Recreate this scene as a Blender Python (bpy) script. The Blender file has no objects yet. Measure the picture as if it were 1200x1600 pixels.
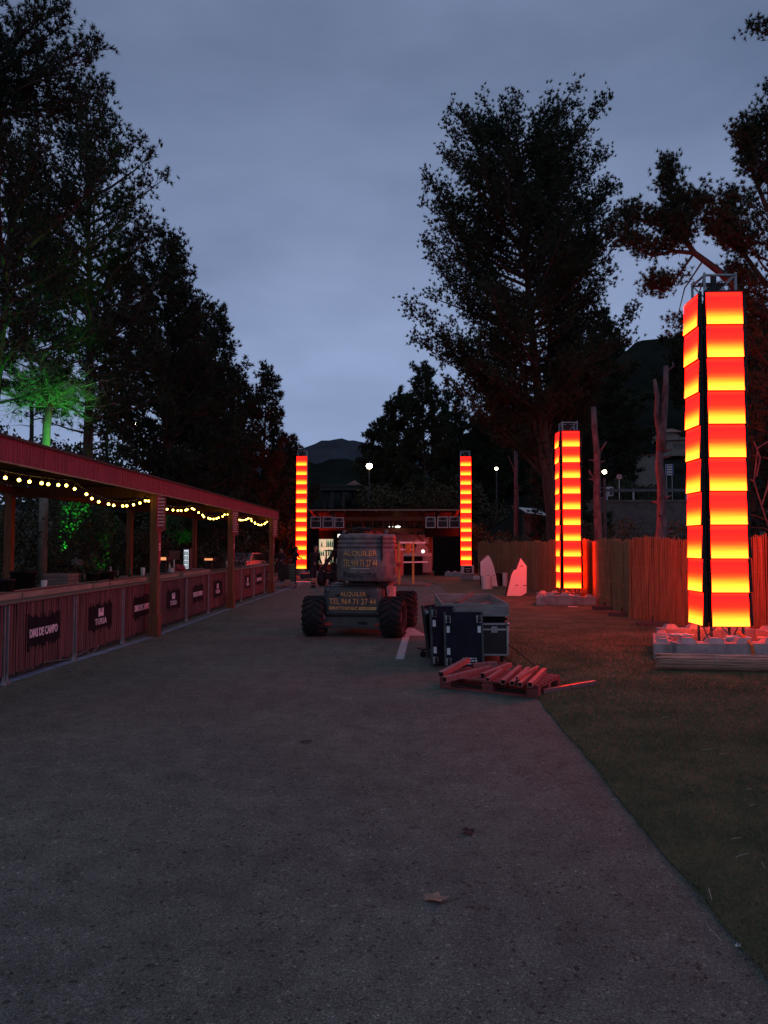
import bpy, bmesh, math, random
import numpy as np
from mathutils import Vector, Matrix
R = math.radians
S = bpy.context.scene
COL = S.collection
random.seed(7); rng = np.random.default_rng(7)

# ------------------------------------------------------------------ camera
CAM_H = 1.7; FPX = 1155.6; PITCH = 2.576; YAW = 1.34
cam = bpy.data.cameras.new('camera'); cam.sensor_fit = 'VERTICAL'; cam.sensor_height = 36; cam.lens = 26
cam.clip_end = 5000; cam.clip_start = 0.05
co = bpy.data.objects.new('camera', cam); COL.objects.link(co)
co.location = (0, 0, CAM_H); co.rotation_euler = (R(90 + PITCH), 0, R(YAW)); S.camera = co
MCAM = Matrix.Rotation(R(YAW), 3, 'Z') @ Matrix.Rotation(R(90 + PITCH), 3, 'X')

def ray(px, py):
    return MCAM @ Vector(((px - 600) / FPX, (800 - py) / FPX, -1))
def G(px, py, z=0.0):
    d = ray(px, py); t = (z - CAM_H) / d.z
    return Vector((d.x * t, d.y * t, z))
def AT(px, py, Y):
    d = ray(px, py); t = Y / d.y
    return Vector((d.x * t, Y, CAM_H + d.z * t))

# ------------------------------------------------------------------ world, sun, exposure
W = bpy.data.worlds.new('World'); S.world = W; W.use_nodes = True
nt = W.node_tree; nt.nodes.clear()
n_out = nt.nodes.new('ShaderNodeOutputWorld'); n_bg = nt.nodes.new('ShaderNodeBackground')
sky = nt.nodes.new('ShaderNodeTexSky'); sky.sky_type = 'NISHITA'; sky.sun_disc = False
sky.sun_elevation = R(8); sky.sun_rotation = R(200); sky.altitude = 300; sky.dust_density = 2
tc = nt.nodes.new('ShaderNodeTexCoord'); mp = nt.nodes.new('ShaderNodeMapping')
mp.inputs['Scale'].default_value = (1.0, 1.0, 2.6)
nz = nt.nodes.new('ShaderNodeTexNoise'); nz.inputs['Scale'].default_value = 2.3; nz.inputs['Detail'].default_value = 5
nz.inputs['Roughness'].default_value = 0.5
cr = nt.nodes.new('ShaderNodeValToRGB')
cr.color_ramp.elements[0].position = 0.30; cr.color_ramp.elements[0].color = (1.02, 1.40, 2.42, 1)
cr.color_ramp.elements[1].position = 0.72; cr.color_ramp.elements[1].color = (1.90, 2.42, 3.85, 1)
sp = nt.nodes.new('ShaderNodeSeparateXYZ')
hz = nt.nodes.new('ShaderNodeMapRange'); hz.inputs['From Min'].default_value = 0.0; hz.inputs['From Max'].default_value = 0.55
hz.inputs['To Min'].default_value = 2.1; hz.inputs['To Max'].default_value = 1.10
mul = nt.nodes.new('ShaderNodeMix'); mul.data_type = 'RGBA'; mul.blend_type = 'MULTIPLY'; mul.inputs[0].default_value = 1
mx = nt.nodes.new('ShaderNodeMix'); mx.data_type = 'RGBA'; mx.inputs[0].default_value = 0.93
L = nt.links.new
L(tc.outputs['Generated'], mp.inputs['Vector']); L(mp.outputs[0], nz.inputs['Vector']); L(nz.outputs['Fac'], cr.inputs[0])
L(tc.outputs['Generated'], sp.inputs[0]); L(sp.outputs['Z'], hz.inputs['Value'])
L(cr.outputs[0], mul.inputs[6]); L(hz.outputs[0], mul.inputs[7])
L(sky.outputs[0], mx.inputs[6]); L(mul.outputs[2], mx.inputs[7]); L(mx.outputs[2], n_bg.inputs['Color'])
n_bg.inputs['Strength'].default_value = 0.1
L(n_bg.outputs[0], n_out.inputs[0])
sl = bpy.data.lights.new('sun', 'SUN'); sl.energy = 0.06; sl.angle = R(25); sl.color = (1, .93, .85)
so = bpy.data.objects.new('sun', sl); COL.objects.link(so)
so.rotation_euler = (R(90 - 40), 0, R(180 - 200 + 180)); so.location = (0, 0, 30)
S.view_settings.view_transform = 'Standard'; S.view_settings.look = 'None'
S.view_settings.exposure = 0.0; S.view_settings.gamma = 1; S.view_settings.use_curve_mapping = False
S.cycles.max_bounces = 5; S.cycles.diffuse_bounces = 3; S.cycles.glossy_bounces = 3
S.cycles.transparent_max_bounces = 6; S.cycles.use_denoising = True
S.cycles.sample_clamp_indirect = 3.0

# ------------------------------------------------------------------ materials
def mat(name, col, rough=0.8, metal=0.0, var=0.25, scale=6.0, bump=0.0, bscale=None, spec=0.4, col2=None, coord='Object', stretch=None, detail=5, emit=None, estr=0.0):
    m = bpy.data.materials.new(name); m.use_nodes = True; t = m.node_tree; b = t.nodes['Principled BSDF']
    b.inputs['Roughness'].default_value = rough; b.inputs['Metallic'].default_value = metal
    b.inputs['Specular IOR Level'].default_value = spec
    c = t.nodes.new('ShaderNodeTexCoord'); mpn = t.nodes.new('ShaderNodeMapping')
    if stretch: mpn.inputs['Scale'].default_value = stretch
    t.links.new(c.outputs[coord], mpn.inputs['Vector'])
    n = t.nodes.new('ShaderNodeTexNoise'); n.inputs['Scale'].default_value = scale; n.inputs['Detail'].default_value = detail
    n.inputs['Roughness'].default_value = 0.62
    t.links.new(mpn.outputs[0], n.inputs['Vector'])
    r = t.nodes.new('ShaderNodeValToRGB')
    a = [max(0, x * (1 - var)) for x in col]; z = col2 or [min(1, x * (1 + var)) for x in col]
    r.color_ramp.elements[0].position = 0.3; r.color_ramp.elements[0].color = (*a, 1)
    r.color_ramp.elements[1].position = 0.7; r.color_ramp.elements[1].color = (*z, 1)
    t.links.new(n.outputs['Fac'], r.inputs[0]); t.links.new(r.outputs[0], b.inputs['Base Color'])
    if bump:
        n2 = t.nodes.new('ShaderNodeTexNoise'); n2.inputs['Scale'].default_value = bscale or scale * 4; n2.inputs['Detail'].default_value = 4
        t.links.new(mpn.outputs[0], n2.inputs['Vector'])
        bp = t.nodes.new('ShaderNodeBump'); bp.inputs['Strength'].default_value = bump; bp.inputs['Distance'].default_value = 0.02
        t.links.new(n2.outputs['Fac'], bp.inputs['Height']); t.links.new(bp.outputs[0], b.inputs['Normal'])
    if emit:
        b.inputs['Emission Color'].default_value = (*emit, 1); b.inputs['Emission Strength'].default_value = estr
    return m

def asphalt_mat():
    m = bpy.data.materials.new('asphalt'); m.use_nodes = True; t = m.node_tree; b = t.nodes['Principled BSDF']
    b.inputs['Roughness'].default_value = 0.9; b.inputs['Specular IOR Level'].default_value = 0.25
    c = t.nodes.new('ShaderNodeTexCoord'); N = t.nodes.new; K = t.links.new
    def noise(s, d, ro=0.6):
        n = N('ShaderNodeTexNoise'); n.inputs['Scale'].default_value = s; n.inputs['Detail'].default_value = d; n.inputs['Roughness'].default_value = ro
        K(c.outputs['Object'], n.inputs['Vector']); return n
    big = noise(0.55, 6, 0.65); fine = noise(110, 3, 0.75)
    v = N('ShaderNodeTexVoronoi'); v.inputs['Scale'].default_value = 165; K(c.outputs['Object'], v.inputs['Vector'])
    v2 = N('ShaderNodeTexVoronoi'); v2.inputs['Scale'].default_value = 60; K(c.outputs['Object'], v2.inputs['Vector'])
    r1 = N('ShaderNodeValToRGB'); r1.color_ramp.elements[0].position = .32; r1.color_ramp.elements[0].color = (.114, .130, .108, 1)
    r1.color_ramp.elements[1].position = .68; r1.color_ramp.elements[1].color = (.174, .195, .160, 1); K(big.outputs['Fac'], r1.inputs[0])
    r2 = N('ShaderNodeValToRGB'); r2.color_ramp.elements[0].position = .33; r2.color_ramp.elements[0].color = (.42, .42, .42, 1)
    r2.color_ramp.elements[1].position = .66; r2.color_ramp.elements[1].color = (1.25, 1.25, 1.25, 1); K(fine.outputs['Fac'], r2.inputs[0])
    # stone chips: voronoi cell colour picks light and dark aggregate
    r3 = N('ShaderNodeValToRGB'); e = r3.color_ramp.elements; e[0].position = 0.0; e[0].color = (.45, .45, .46, 1)
    e[1].position = .25; e[1].color = (.95, .95, .95, 1); x = e.new(.86); x.color = (1.05, 1.05, 1.05, 1); x = e.new(.975); x.color = (1.9, 1.88, 1.85, 1)
    sx = N('ShaderNodeSeparateColor'); K(v.outputs['Color'], sx.inputs[0]); K(sx.outputs[0], r3.inputs[0])
    r4 = N('ShaderNodeValToRGB'); e = r4.color_ramp.elements; e[0].position = 0.0; e[0].color = (.3, .3, .3, 1); e[1].position = .07; e[1].color = (1, 1, 1, 1)
    x = e.new(.975); x.color = (1, 1, 1, 1); x = e.new(.99); x.color = (1.7, 1.65, 1.6, 1)
    sx2 = N('ShaderNodeSeparateColor'); K(v2.outputs['Color'], sx2.inputs[0]); K(sx2.outputs[1], r4.inputs[0])
    mid = noise(4.5, 6, .7); r5 = N('ShaderNodeValToRGB'); r5.color_ramp.elements[0].position = .34; r5.color_ramp.elements[0].color = (.74, .74, .76, 1)
    r5.color_ramp.elements[1].position = .62; r5.color_ramp.elements[1].color = (1.10, 1.10, 1.10, 1); K(mid.outputs['Fac'], r5.inputs[0])
    cur = r1
    for q in (r2, r3, r4, r5):
        mm = N('ShaderNodeMix'); mm.data_type = 'RGBA'; mm.blend_type = 'MULTIPLY'; mm.inputs[0].default_value = 1
        K(cur.outputs[2] if cur.bl_idname == 'ShaderNodeMix' else cur.outputs[0], mm.inputs[6]); K(q.outputs[0], mm.inputs[7]); cur = mm
    K(cur.outputs[2], b.inputs['Base Color'])
    bp = N('ShaderNodeBump'); bp.inputs['Strength'].default_value = .8; bp.inputs['Distance'].default_value = 0.006
    K(v.outputs['Distance'], bp.inputs['Height']); bp.invert = True; K(bp.outputs[0], b.inputs['Normal'])
    return m

def led_mat():
    m = bpy.data.materials.new('led_glow'); m.use_nodes = True; t = m.node_tree; b = t.nodes['Principled BSDF']
    N = t.nodes.new; K = t.links.new
    b.inputs['Base Color'].default_value = (.02, .005, .005, 1); b.inputs['Roughness'].default_value = .6
    c = N('ShaderNodeTexCoord'); s = N('ShaderNodeSeparateXYZ'); K(c.outputs['Generated'], s.inputs[0])
    n = N('ShaderNodeTexNoise'); mpn = N('ShaderNodeMapping'); mpn.inputs['Scale'].default_value = (1.2, 1.2, 60)
    K(c.outputs['Object'], mpn.inputs[0]); K(mpn.outputs[0], n.inputs['Vector']); n.inputs['Scale'].default_value = 1.0; n.inputs['Detail'].default_value = 2
    a = N('ShaderNodeMath'); a.operation = 'MULTIPLY_ADD'; a.inputs[1].default_value = 0.10; K(n.outputs['Fac'], a.inputs[0]); K(s.outputs['Z'], a.inputs[2])
    r = N('ShaderNodeValToRGB'); e = r.color_ramp.elements
    e[0].position = .08; e[0].color = (1, .070, .0050, 1); e[1].position = .28; e[1].color = (1, .052, .0022, 1)
    for p, cc in ((.40, (1, .024, .0011, 1)), (.50, (1, .0075, .0008, 1)), (.62, (1, .0020, .0006, 1)), (.92, (.80, .0009, .0008, 1)), (1.0, (.95, .0024, .0008, 1))):
        x = e.new(p); x.color = cc
    oi = N('ShaderNodeObjectInfo'); a2 = N('ShaderNodeMath'); a2.operation = 'MULTIPLY_ADD'; a2.inputs[1].default_value = .06; K(oi.outputs['Random'], a2.inputs[0]); K(a.outputs[0], a2.inputs[2]); a3 = N('ShaderNodeMath'); a3.operation = 'SUBTRACT'; a3.inputs[1].default_value = .03; K(a2.outputs[0], a3.inputs[0]); K(a3.outputs[0], r.inputs[0]); K(r.outputs[0], b.inputs['Emission Color']); b.inputs['Emission Strength'].default_value = 17.5
    return m

M = {}
M['asphalt'] = asphalt_mat()
M['earth'] = mat('earth', (.10, .085, .065), .95, scale=1.2, var=.4, bump=.6, bscale=9)
M['turf'] = mat('turf', (.085, .115, .065), .95, scale=1.3, var=.3, col2=(.20, .165, .095), bump=1.0, bscale=120, spec=.15)
M['blade'] = mat('blade', (.085, .145, .07), .8, scale=1.3, var=.3, col2=(.21, .18, .095), spec=.2)
M['led'] = led_mat()
M['black'] = mat('black', (.012, .012, .013), .6, scale=8, var=.4)
M['black_cloth'] = mat('black_cloth', (.012, .011, .012), .95, scale=20, var=.3, spec=.1)
M['dark_grey'] = mat('dark_grey', (.05, .05, .052), .6, scale=9, var=.35)
M['alu'] = mat('alu', (.34, .34, .35), .45, metal=.9, scale=12, var=.2)
M['galv'] = mat('galv', (.35, .36, .37), .5, metal=.6, scale=10, var=.25)
M['concrete'] = mat('concrete', (.27, .27, .27), .85, scale=5, var=.3, col2=(.42, .41, .40), bump=.6, bscale=45)
M['kerb'] = mat('kerb', (.17, .24, .33), .9, scale=5, var=.35, bump=.3, bscale=50)
M['wood'] = mat('wood', (.16, .068, .032), .7, scale=3, var=.35, stretch=(6, 6, .7), bump=.3, bscale=20)
M['wood_pale'] = mat('wood_pale', (.27, .21, .16), .75, scale=3, var=.25, stretch=(5, 1, 5), bump=.2)
M['wood_grey'] = mat('wood_grey', (.22, .21, .20), .85, scale=3, var=.35, stretch=(1, 6, 6), bump=.4, bscale=18)
M['wood_red'] = mat('wood_red', (.15, .085, .075), .8, scale=4, var=.35, stretch=(1, 1, 4), bump=.3)
M['cane'] = mat('cane', (.055, .020, .022), .6, scale=5, var=.3, col2=(.31, .11, .10), stretch=(3, 9, .25), bump=.4, bscale=12)
M['cane_fascia'] = mat('cane_fascia', (.17, .024, .035), .6, scale=6, var=.3, col2=(.40, .06, .08), stretch=(3, 7, .4), bump=.3, bscale=12)
M['reed'] = mat('reed', (.22, .095, .045), .8, scale=2.5, var=.5, col2=(.50, .24, .12), stretch=(34, 34, .6), bump=.3)
M['board'] = mat('board', (.011, .010, .012), .8, scale=10, var=.3, spec=.15)
M['print'] = mat('print', (.88, .66, .70), .8, scale=20, var=.15)
M['counter'] = mat('counter', (.11, .095, .09), .5, scale=3, var=.25, stretch=(1, 3, 1), bump=.1)
M['roof_dark'] = mat('roof_dark', (.045, .035, .028), .9, scale=4, var=.3)
M['bulb'] = mat('bulb', (.9, .8, .5), .3, emit=(1.0, .62, .075), estr=20.0)
M['lamp_white'] = mat('lamp_white', (.9, .9, .9), .3, emit=(1.0, .95, .85), estr=2.5)
M['street_glow'] = mat('street_glow', (.9, .9, .8), .3, emit=(1.0, .86, .5), estr=22.0)
M['screen'] = mat('screen', (.3, .2, .1), .3, emit=(1.0, .36, .14), estr=1.0)
M['screen_white'] = mat('screen_white', (.5, .5, .5), .3, emit=(.75, .9, 1.0), estr=.75)
M['fridge_glow'] = mat('fridge_glow', (.5, .5, .4), .4, emit=(.75, .95, .6), estr=.55, scale=30)
M['bark'] = mat('bark', (.05, .038, .032), .95, scale=5, var=.5, stretch=(1, 1, .3), bump=1.0, bscale=14)
M['bark_pale'] = mat('bark_pale', (.035, .03, .032), .9, scale=7, var=.3, col2=(.15, .125, .13), stretch=(1, 1, .35), bump=.9, bscale=16)
M['bark_mid'] = mat('bark_mid', (.20, .19, .15), .9, scale=6, var=.5, stretch=(1, 1, .35), bump=.9, bscale=16)
M['needle'] = mat('needle', (.024, .040, .026), .8, scale=.9, var=.4, col2=(.046, .068, .040), spec=.12)
M['leaf'] = mat('leaf', (.040, .060, .030), .7, scale=1.3, var=.45, col2=(.075, .09, .045), spec=.2)
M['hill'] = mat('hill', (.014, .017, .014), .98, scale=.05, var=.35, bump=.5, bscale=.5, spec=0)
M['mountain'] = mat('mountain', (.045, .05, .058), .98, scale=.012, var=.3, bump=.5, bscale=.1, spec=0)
M['white'] = mat('white', (.78, .78, .78), .55, scale=6, var=.06)
M['plastic_w'] = mat('plastic_w', (.62, .62, .62), .5, scale=10, var=.12)
M['plaster'] = mat('plaster', (.19, .165, .14), .9, scale=2, var=.15)
M['stone'] = mat('stone', (.12, .105, .095), .95, scale=2, var=.35, bump=.6)
M['hood'] = mat('hood', (.085, .075, .080), .42, scale=5.5, var=.4, col2=(.22, .18, .185), detail=9, bump=.2, bscale=30)
M['hood_dark'] = mat('hood_dark', (.065, .066, .070), .5, scale=5, var=.3, bump=.12, bscale=30)
M['groove'] = mat('groove', (.018, .018, .02), .8)
M['yellow_txt'] = mat('yellow_txt', (.75, .40, .14), .7, scale=16, var=.35)
M['yellow'] = mat('yellow', (.58, .27, .06), .5, scale=9, var=.25)
M['rubber'] = mat('rubber', (.020, .020, .021), .85, scale=14, var=.4, bump=.3)
M['rim'] = mat('rim', (.10, .10, .11), .6, scale=12, var=.4)
M['blue_ply'] = mat('blue_ply', (.014, .014, .024), .85, scale=5, var=.3, bump=.1, bscale=60, spec=.15)
M['violet_ply'] = mat('violet_ply', (.020, .012, .024), .85, scale=5, var=.3, spec=.15)
M['case_black'] = mat('case_black', (.012, .012, .014), .4, scale=7, var=.3)
M['orange'] = mat('orange', (.75, .16, .03), .7, scale=20, var=.2)
M['wrap'] = mat('wrap', (.62, .58, .58), .35, scale=12, var=.1, bump=.4)
M['dry_leaf'] = mat('dry_leaf', (.30, .19, .13), .8, scale=30, var=.3)
M['dark_leaf'] = mat('dark_leaf', (.03, .017, .02), .8, scale=30, var=.3)
M['straw'] = mat('straw', (.45, .42, .33), .7, scale=30, var=.2)
M['paint'] = mat('paint', (.44, .42, .42), .85, scale=14, var=.45, detail=8)
M['skin'] = mat('skin', (.42, .25, .18), .6, var=.1)
M['clothes'] = mat('clothes', (.02, .02, .026), .9, var=.3)
M['clothes_b'] = mat('clothes_b', (.045, .04, .05), .9, var=.3)
M['hair'] = mat('hair', (.015, .01, .008), .7)
M['glass'] = mat('glass', (.02, .025, .03), .1, var=.1)
M['sign_red'] = mat('sign_red', (.45, .03, .03), .5)
M['sign_blue'] = mat('sign_blue', (.05, .10, .26), .5)
M['green_slat'] = mat('green_slat', (.16, .18, .12), .8, scale=5, var=.3)
M['tile'] = mat('tile', (.20, .09, .06), .85, scale=6, var=.3)
M['reed_roll'] = mat('reed_roll', (.42, .25, .19), .8, scale=3, var=.4, stretch=(.5, 6, 6), bump=.3)
M['bridge_dark'] = mat('bridge_dark', (.03, .03, .03), .9)
M['pallet_red'] = mat('pallet_red', (.20, .045, .045), .8, scale=6, var=.45, stretch=(.6, 5, 5), bump=.3)
M['tube_steel'] = mat('tube_steel', (.36, .16, .16), .42, metal=.45, scale=14, var=.35)
M['grit_stone'] = mat('grit_stone', (.16, .15, .14), .9, scale=40, var=.6)
M['van_grey'] = mat('van_grey', (.30, .32, .33), .6, scale=2, var=.15)
M['bottle'] = mat('bottle', (.02, .06, .02), .2)
M['grille'] = mat('grille', (.03, .028, .03), .7, scale=60, var=.5)
M['screen_ply'] = mat('screen_ply', (.14, .11, .085), .8, scale=5, var=.3)
# ------------------------------------------------------------------ mesh helpers
class MB:
    def __init__(s): s.v = []; s.f = []
    def add(s, vs, fs):
        o = len(s.v); s.v.extend([tuple(x) for x in vs]); s.f.extend([tuple(i + o for i in f) for f in fs]); return s
    def box(s, x0, x1, y0, y1, z0, z1, mtx=None):
        vs = [Vector(p) for p in ((x0,y0,z0),(x1,y0,z0),(x1,y1,z0),(x0,y1,z0),(x0,y0,z1),(x1,y0,z1),(x1,y1,z1),(x0,y1,z1))]
        if mtx is not None: vs = [mtx @ v for v in vs]
        return s.add(vs, [(0,3,2,1),(4,5,6,7),(0,1,5,4),(1,2,6,5),(2,3,7,6),(3,0,4,7)])
    def bar(s, a, b, w, h=None, up=(0, 0, 1)):
        a = Vector(a); b = Vector(b); h = h or w; d = (b - a).normalized(); u = Vector(up)
        if abs(d.dot(u)) > .98: u = Vector((0, 1, 0))
        r = d.cross(u).normalized(); u = r.cross(d)
        vs = [p + r * (i * w / 2) + u * (j * h / 2) for p in (a, b) for i, j in ((-1,-1),(1,-1),(1,1),(-1,1))]
        return s.add(vs, [(3,2,1,0),(4,5,6,7),(0,1,5,4),(1,2,6,5),(2,3,7,6),(3,0,4,7)])
    def tube(s, path, rad, n=8, cap=True):
        path = [Vector(p) for p in path]
        if not isinstance(rad, (list, tuple)): rad = [rad] * len(path)
        rings = []; prev = None
        for i, p in enumerate(path):
            d = (path[min(i + 1, len(path) - 1)] - path[max(i - 1, 0)])
            d = d.normalized() if d.length > 1e-9 else Vector((0, 0, 1))
            if prev is None:
                u = Vector((0, 0, 1)) if abs(d.z) < .9 else Vector((1, 0, 0))
                r = d.cross(u).normalized()
            else:
                r = (prev - d * prev.dot(d))
                r = r.normalized() if r.length > 1e-6 else Vector((1, 0, 0))
            prev = r; q = d.cross(r)
            rings.append([p + (r * math.cos(2*math.pi*k/n) + q * math.sin(2*math.pi*k/n)) * rad[i] for k in range(n)])
        vs = [v for r_ in rings for v in r_]; fs = []
        for i in range(len(path) - 1):
            for k in range(n):
                a = i*n + k; b = i*n + (k+1) % n; fs.append((a, b, b + n, a + n))
        if cap:
            fs.append(tuple(range(n))[::-1]); o = (len(path)-1)*n; fs.append(tuple(o + k for k in range(n)))
        return s.add(vs, fs)
    def lathe(s, prof, n=24, mtx=None, close=False):
        vs = []; m = len(prof)
        for k in range(n):
            a = 2*math.pi*k/n
            for r, z in prof:
                v = Vector((r*math.cos(a), r*math.sin(a), z)); vs.append(mtx @ v if mtx is not None else v)
        fs = []
        for k in range(n):
            for i in range(m - (0 if close else 1)):
                j = (i + 1) % m; k2 = (k+1) % n
                fs.append((k*m+i, k2*m+i, k2*m+j, k*m+j))
        return s.add(vs, fs)
    def prism(s, outline, t, mtx=None):
        # outline in local x,z ; thickness along +y
        n = len(outline)
        vs = [Vector((x, 0, z)) for x, z in outline] + [Vector((x, t, z)) for x, z in outline]
        if mtx is not None: vs = [mtx @ v for v in vs]
        fs = [tuple(range(n)), tuple(range(2*n-1, n-1, -1))] + [(i, i + n, (i+1) % n + n, (i+1) % n) for i in range(n)]
        return s.add(vs, fs)
    def ico(s, c, r, sub=1, sc=(1,1,1), jit=0):
        bm = bmesh.new(); bmesh.ops.create_icosphere(bm, subdivisions=sub, radius=r)
        vs = [Vector((v.co.x*sc[0], v.co.y*sc[1], v.co.z*sc[2])) * (1 + random.uniform(-jit, jit)) + Vector(c) for v in bm.verts]
        fs = [[v.index for v in f.verts] for f in bm.faces]; bm.free(); return s.add(vs, fs)
    def mesh(s, name, m, bevel=0, smooth=False, seg=2):
        me = bpy.data.meshes.new(name); me.from_pydata(s.v, [], s.f)
        bm = bmesh.new(); bm.from_mesh(me)
        bmesh.ops.recalc_face_normals(bm, faces=bm.faces)
        if bevel:
            bmesh.ops.bevel(bm, geom=[e for e in bm.edges if len(e.link_faces) == 2 and e.calc_face_angle(0) > .5], offset=bevel, segments=seg, affect='EDGES', clamp_overlap=True)
        bm.to_mesh(me); bm.free()
        if smooth:
            for p in me.polygons: p.use_smooth = True
        me.materials.append(M[m] if isinstance(m, str) else m); return me
    def build(s, name, m, parent=None, bevel=0, smooth=False, loc=None, rot=None, seg=2):
        return inst(name, s.mesh(name, m, bevel, smooth, seg), parent, loc, rot)

def inst(name, me, parent=None, loc=None, rot=None):
    o = bpy.data.objects.new(name, me); COL.objects.link(o)
    if parent is not None: o.parent = parent
    if loc is not None: o.location = loc
    if rot is not None: o.rotation_euler = rot
    return o
def tag(o, label=None, cat=None, group=None, kind=None):
    if label: o['label'] = label
    if cat: o['category'] = cat
    if group: o['group'] = group
    if kind: o['kind'] = kind
    return o
def thing(name, label, cat, loc=(0, 0, 0), rz=0, group=None):
    o = bpy.data.objects.new(name, None); COL.objects.link(o); o.location = loc; o.rotation_euler = (0, 0, rz)
    o.empty_display_size = .2
    return tag(o, label, cat, group)
def kids(o): return [c for c in COL.objects if c.parent == o]
def dup(o, parent=None, **kw):
    c = o.copy(); COL.objects.link(c); c.parent = parent
    for ch in kids(o): dup(ch, c)
    for k, v in kw.items():
        if k == 'loc': c.location = v
        elif k == 'rz': c.rotation_euler = (0, 0, v)
        else: c[k] = v
    return c
def stuffed(o): o['kind'] = 'stuff'; return o
def text_mesh(txt, size, m, depth=.004, align='CENTER', name='lettering', bold=0.0, shear=0, sx=1.0, spacing=1.0):
    cu = bpy.data.curves.new(name, 'FONT'); cu.body = txt; cu.size = size; cu.align_x = align; cu.align_y = 'CENTER'
    cu.extrude = depth/2; cu.offset = bold; cu.shear = shear; cu.resolution_u = 2; cu.space_character = spacing
    o = bpy.data.objects.new(name, cu); COL.objects.link(o); bpy.context.view_layer.update()
    me = bpy.data.meshes.new_from_object(o.evaluated_get(bpy.context.evaluated_depsgraph_get()))
    bpy.data.objects.remove(o); bpy.data.curves.remove(cu)
    me.materials.clear(); me.materials.append(M[m])
    for v in me.vertices: v.co.x *= sx
    me.name = name
    return me
# text meshes lie in XY facing +Z; stand them up facing -Y with rot (90deg,0,0)
UP = (R(90), 0, 0)

def text_fit(txt, width, height, m, **k):
    me = text_mesh(txt, .2, m, **k)
    xs = [v.co.x for v in me.vertices]; ys = [v.co.y for v in me.vertices]
    cx, cy = (max(xs)+min(xs))/2, (max(ys)+min(ys))/2; fx = width/(max(xs)-min(xs)); fy = height/(max(ys)-min(ys))
    for v in me.vertices: v.co.x = (v.co.x-cx)*fx; v.co.y = (v.co.y-cy)*fy
    return me
def raw_mesh(name, V, F, m):
    """fast mesh of triangles: V (n,3), F (m,3)"""
    me = bpy.data.meshes.new(name); nf = len(F); k = F.shape[1]
    me.vertices.add(len(V)); me.vertices.foreach_set('co', V.astype(np.float32).ravel())
    me.loops.add(nf*k); me.loops.foreach_set('vertex_index', F.astype(np.int32).ravel())
    me.polygons.add(nf); me.polygons.foreach_set('loop_start', np.arange(0, nf*k, k, dtype=np.int32))
    me.polygons.foreach_set('loop_total', np.full(nf, k, dtype=np.int32))
    me.update(calc_edges=True); me.materials.append(M[m]); return me
def unit(a): return a / np.maximum(np.linalg.norm(a, axis=1, keepdims=True), 1e-9)

def tufts(P, D, size, k, width, m, name='crown', spread=.9):
    P = np.asarray(P); D = unit(np.asarray(D)); n = len(P)
    P = np.repeat(P, k, 0); D = np.repeat(D, k, 0)
    d = unit(D + rng.normal(0, spread, (n*k, 3)) * .75)
    s = size * rng.uniform(.55, 1.15, (n*k, 1))
    side = unit(np.cross(d, rng.normal(0, 1, (n*k, 3)))) * (width/2)
    V = np.empty((n*k, 3, 3)); V[:, 0] = P - side; V[:, 1] = P + side; V[:, 2] = P + d*s
    F = np.arange(n*k*3).reshape(-1, 3)
    return raw_mesh(name, V.reshape(-1, 3), F, m)
def leaves(P, size, m, name='leaves', up=.3):
    P = np.asarray(P); n = len(P)
    a = unit(rng.normal(0, 1, (n, 3)) + np.array([0, 0, up])); b = unit(np.cross(a, rng.normal(0, 1, (n, 3))))
    s = size * rng.uniform(.6, 1.3, (n, 1))
    V = np.empty((n, 4, 3)); V[:, 0] = P; V[:, 1] = P + a*s*.5 + b*s*.28; V[:, 2] = P + a*s; V[:, 3] = P + a*s*.5 - b*s*.28
    return raw_mesh(name, V.reshape(-1, 3), np.arange(n*4).reshape(-1, 4), m)
def blob_points(c, r, n, lumps=14, shell=.55):
    """points on many small clumps spread through an ellipsoid"""
    c = np.array(c); r = np.array(r); out = []
    q = unit(rng.normal(0, 1, (lumps, 3))) * rng.uniform(.35, .95, (lumps, 1))
    for i in range(lumps):
        lr = rng.uniform(.22, .42); m_ = n // lumps
        p = unit(rng.normal(0, 1, (m_, 3))) * rng.uniform(shell, 1, (m_, 1)) * lr
        out.append((q[i] + p) * r + c)
    return np.concatenate(out)

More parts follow.
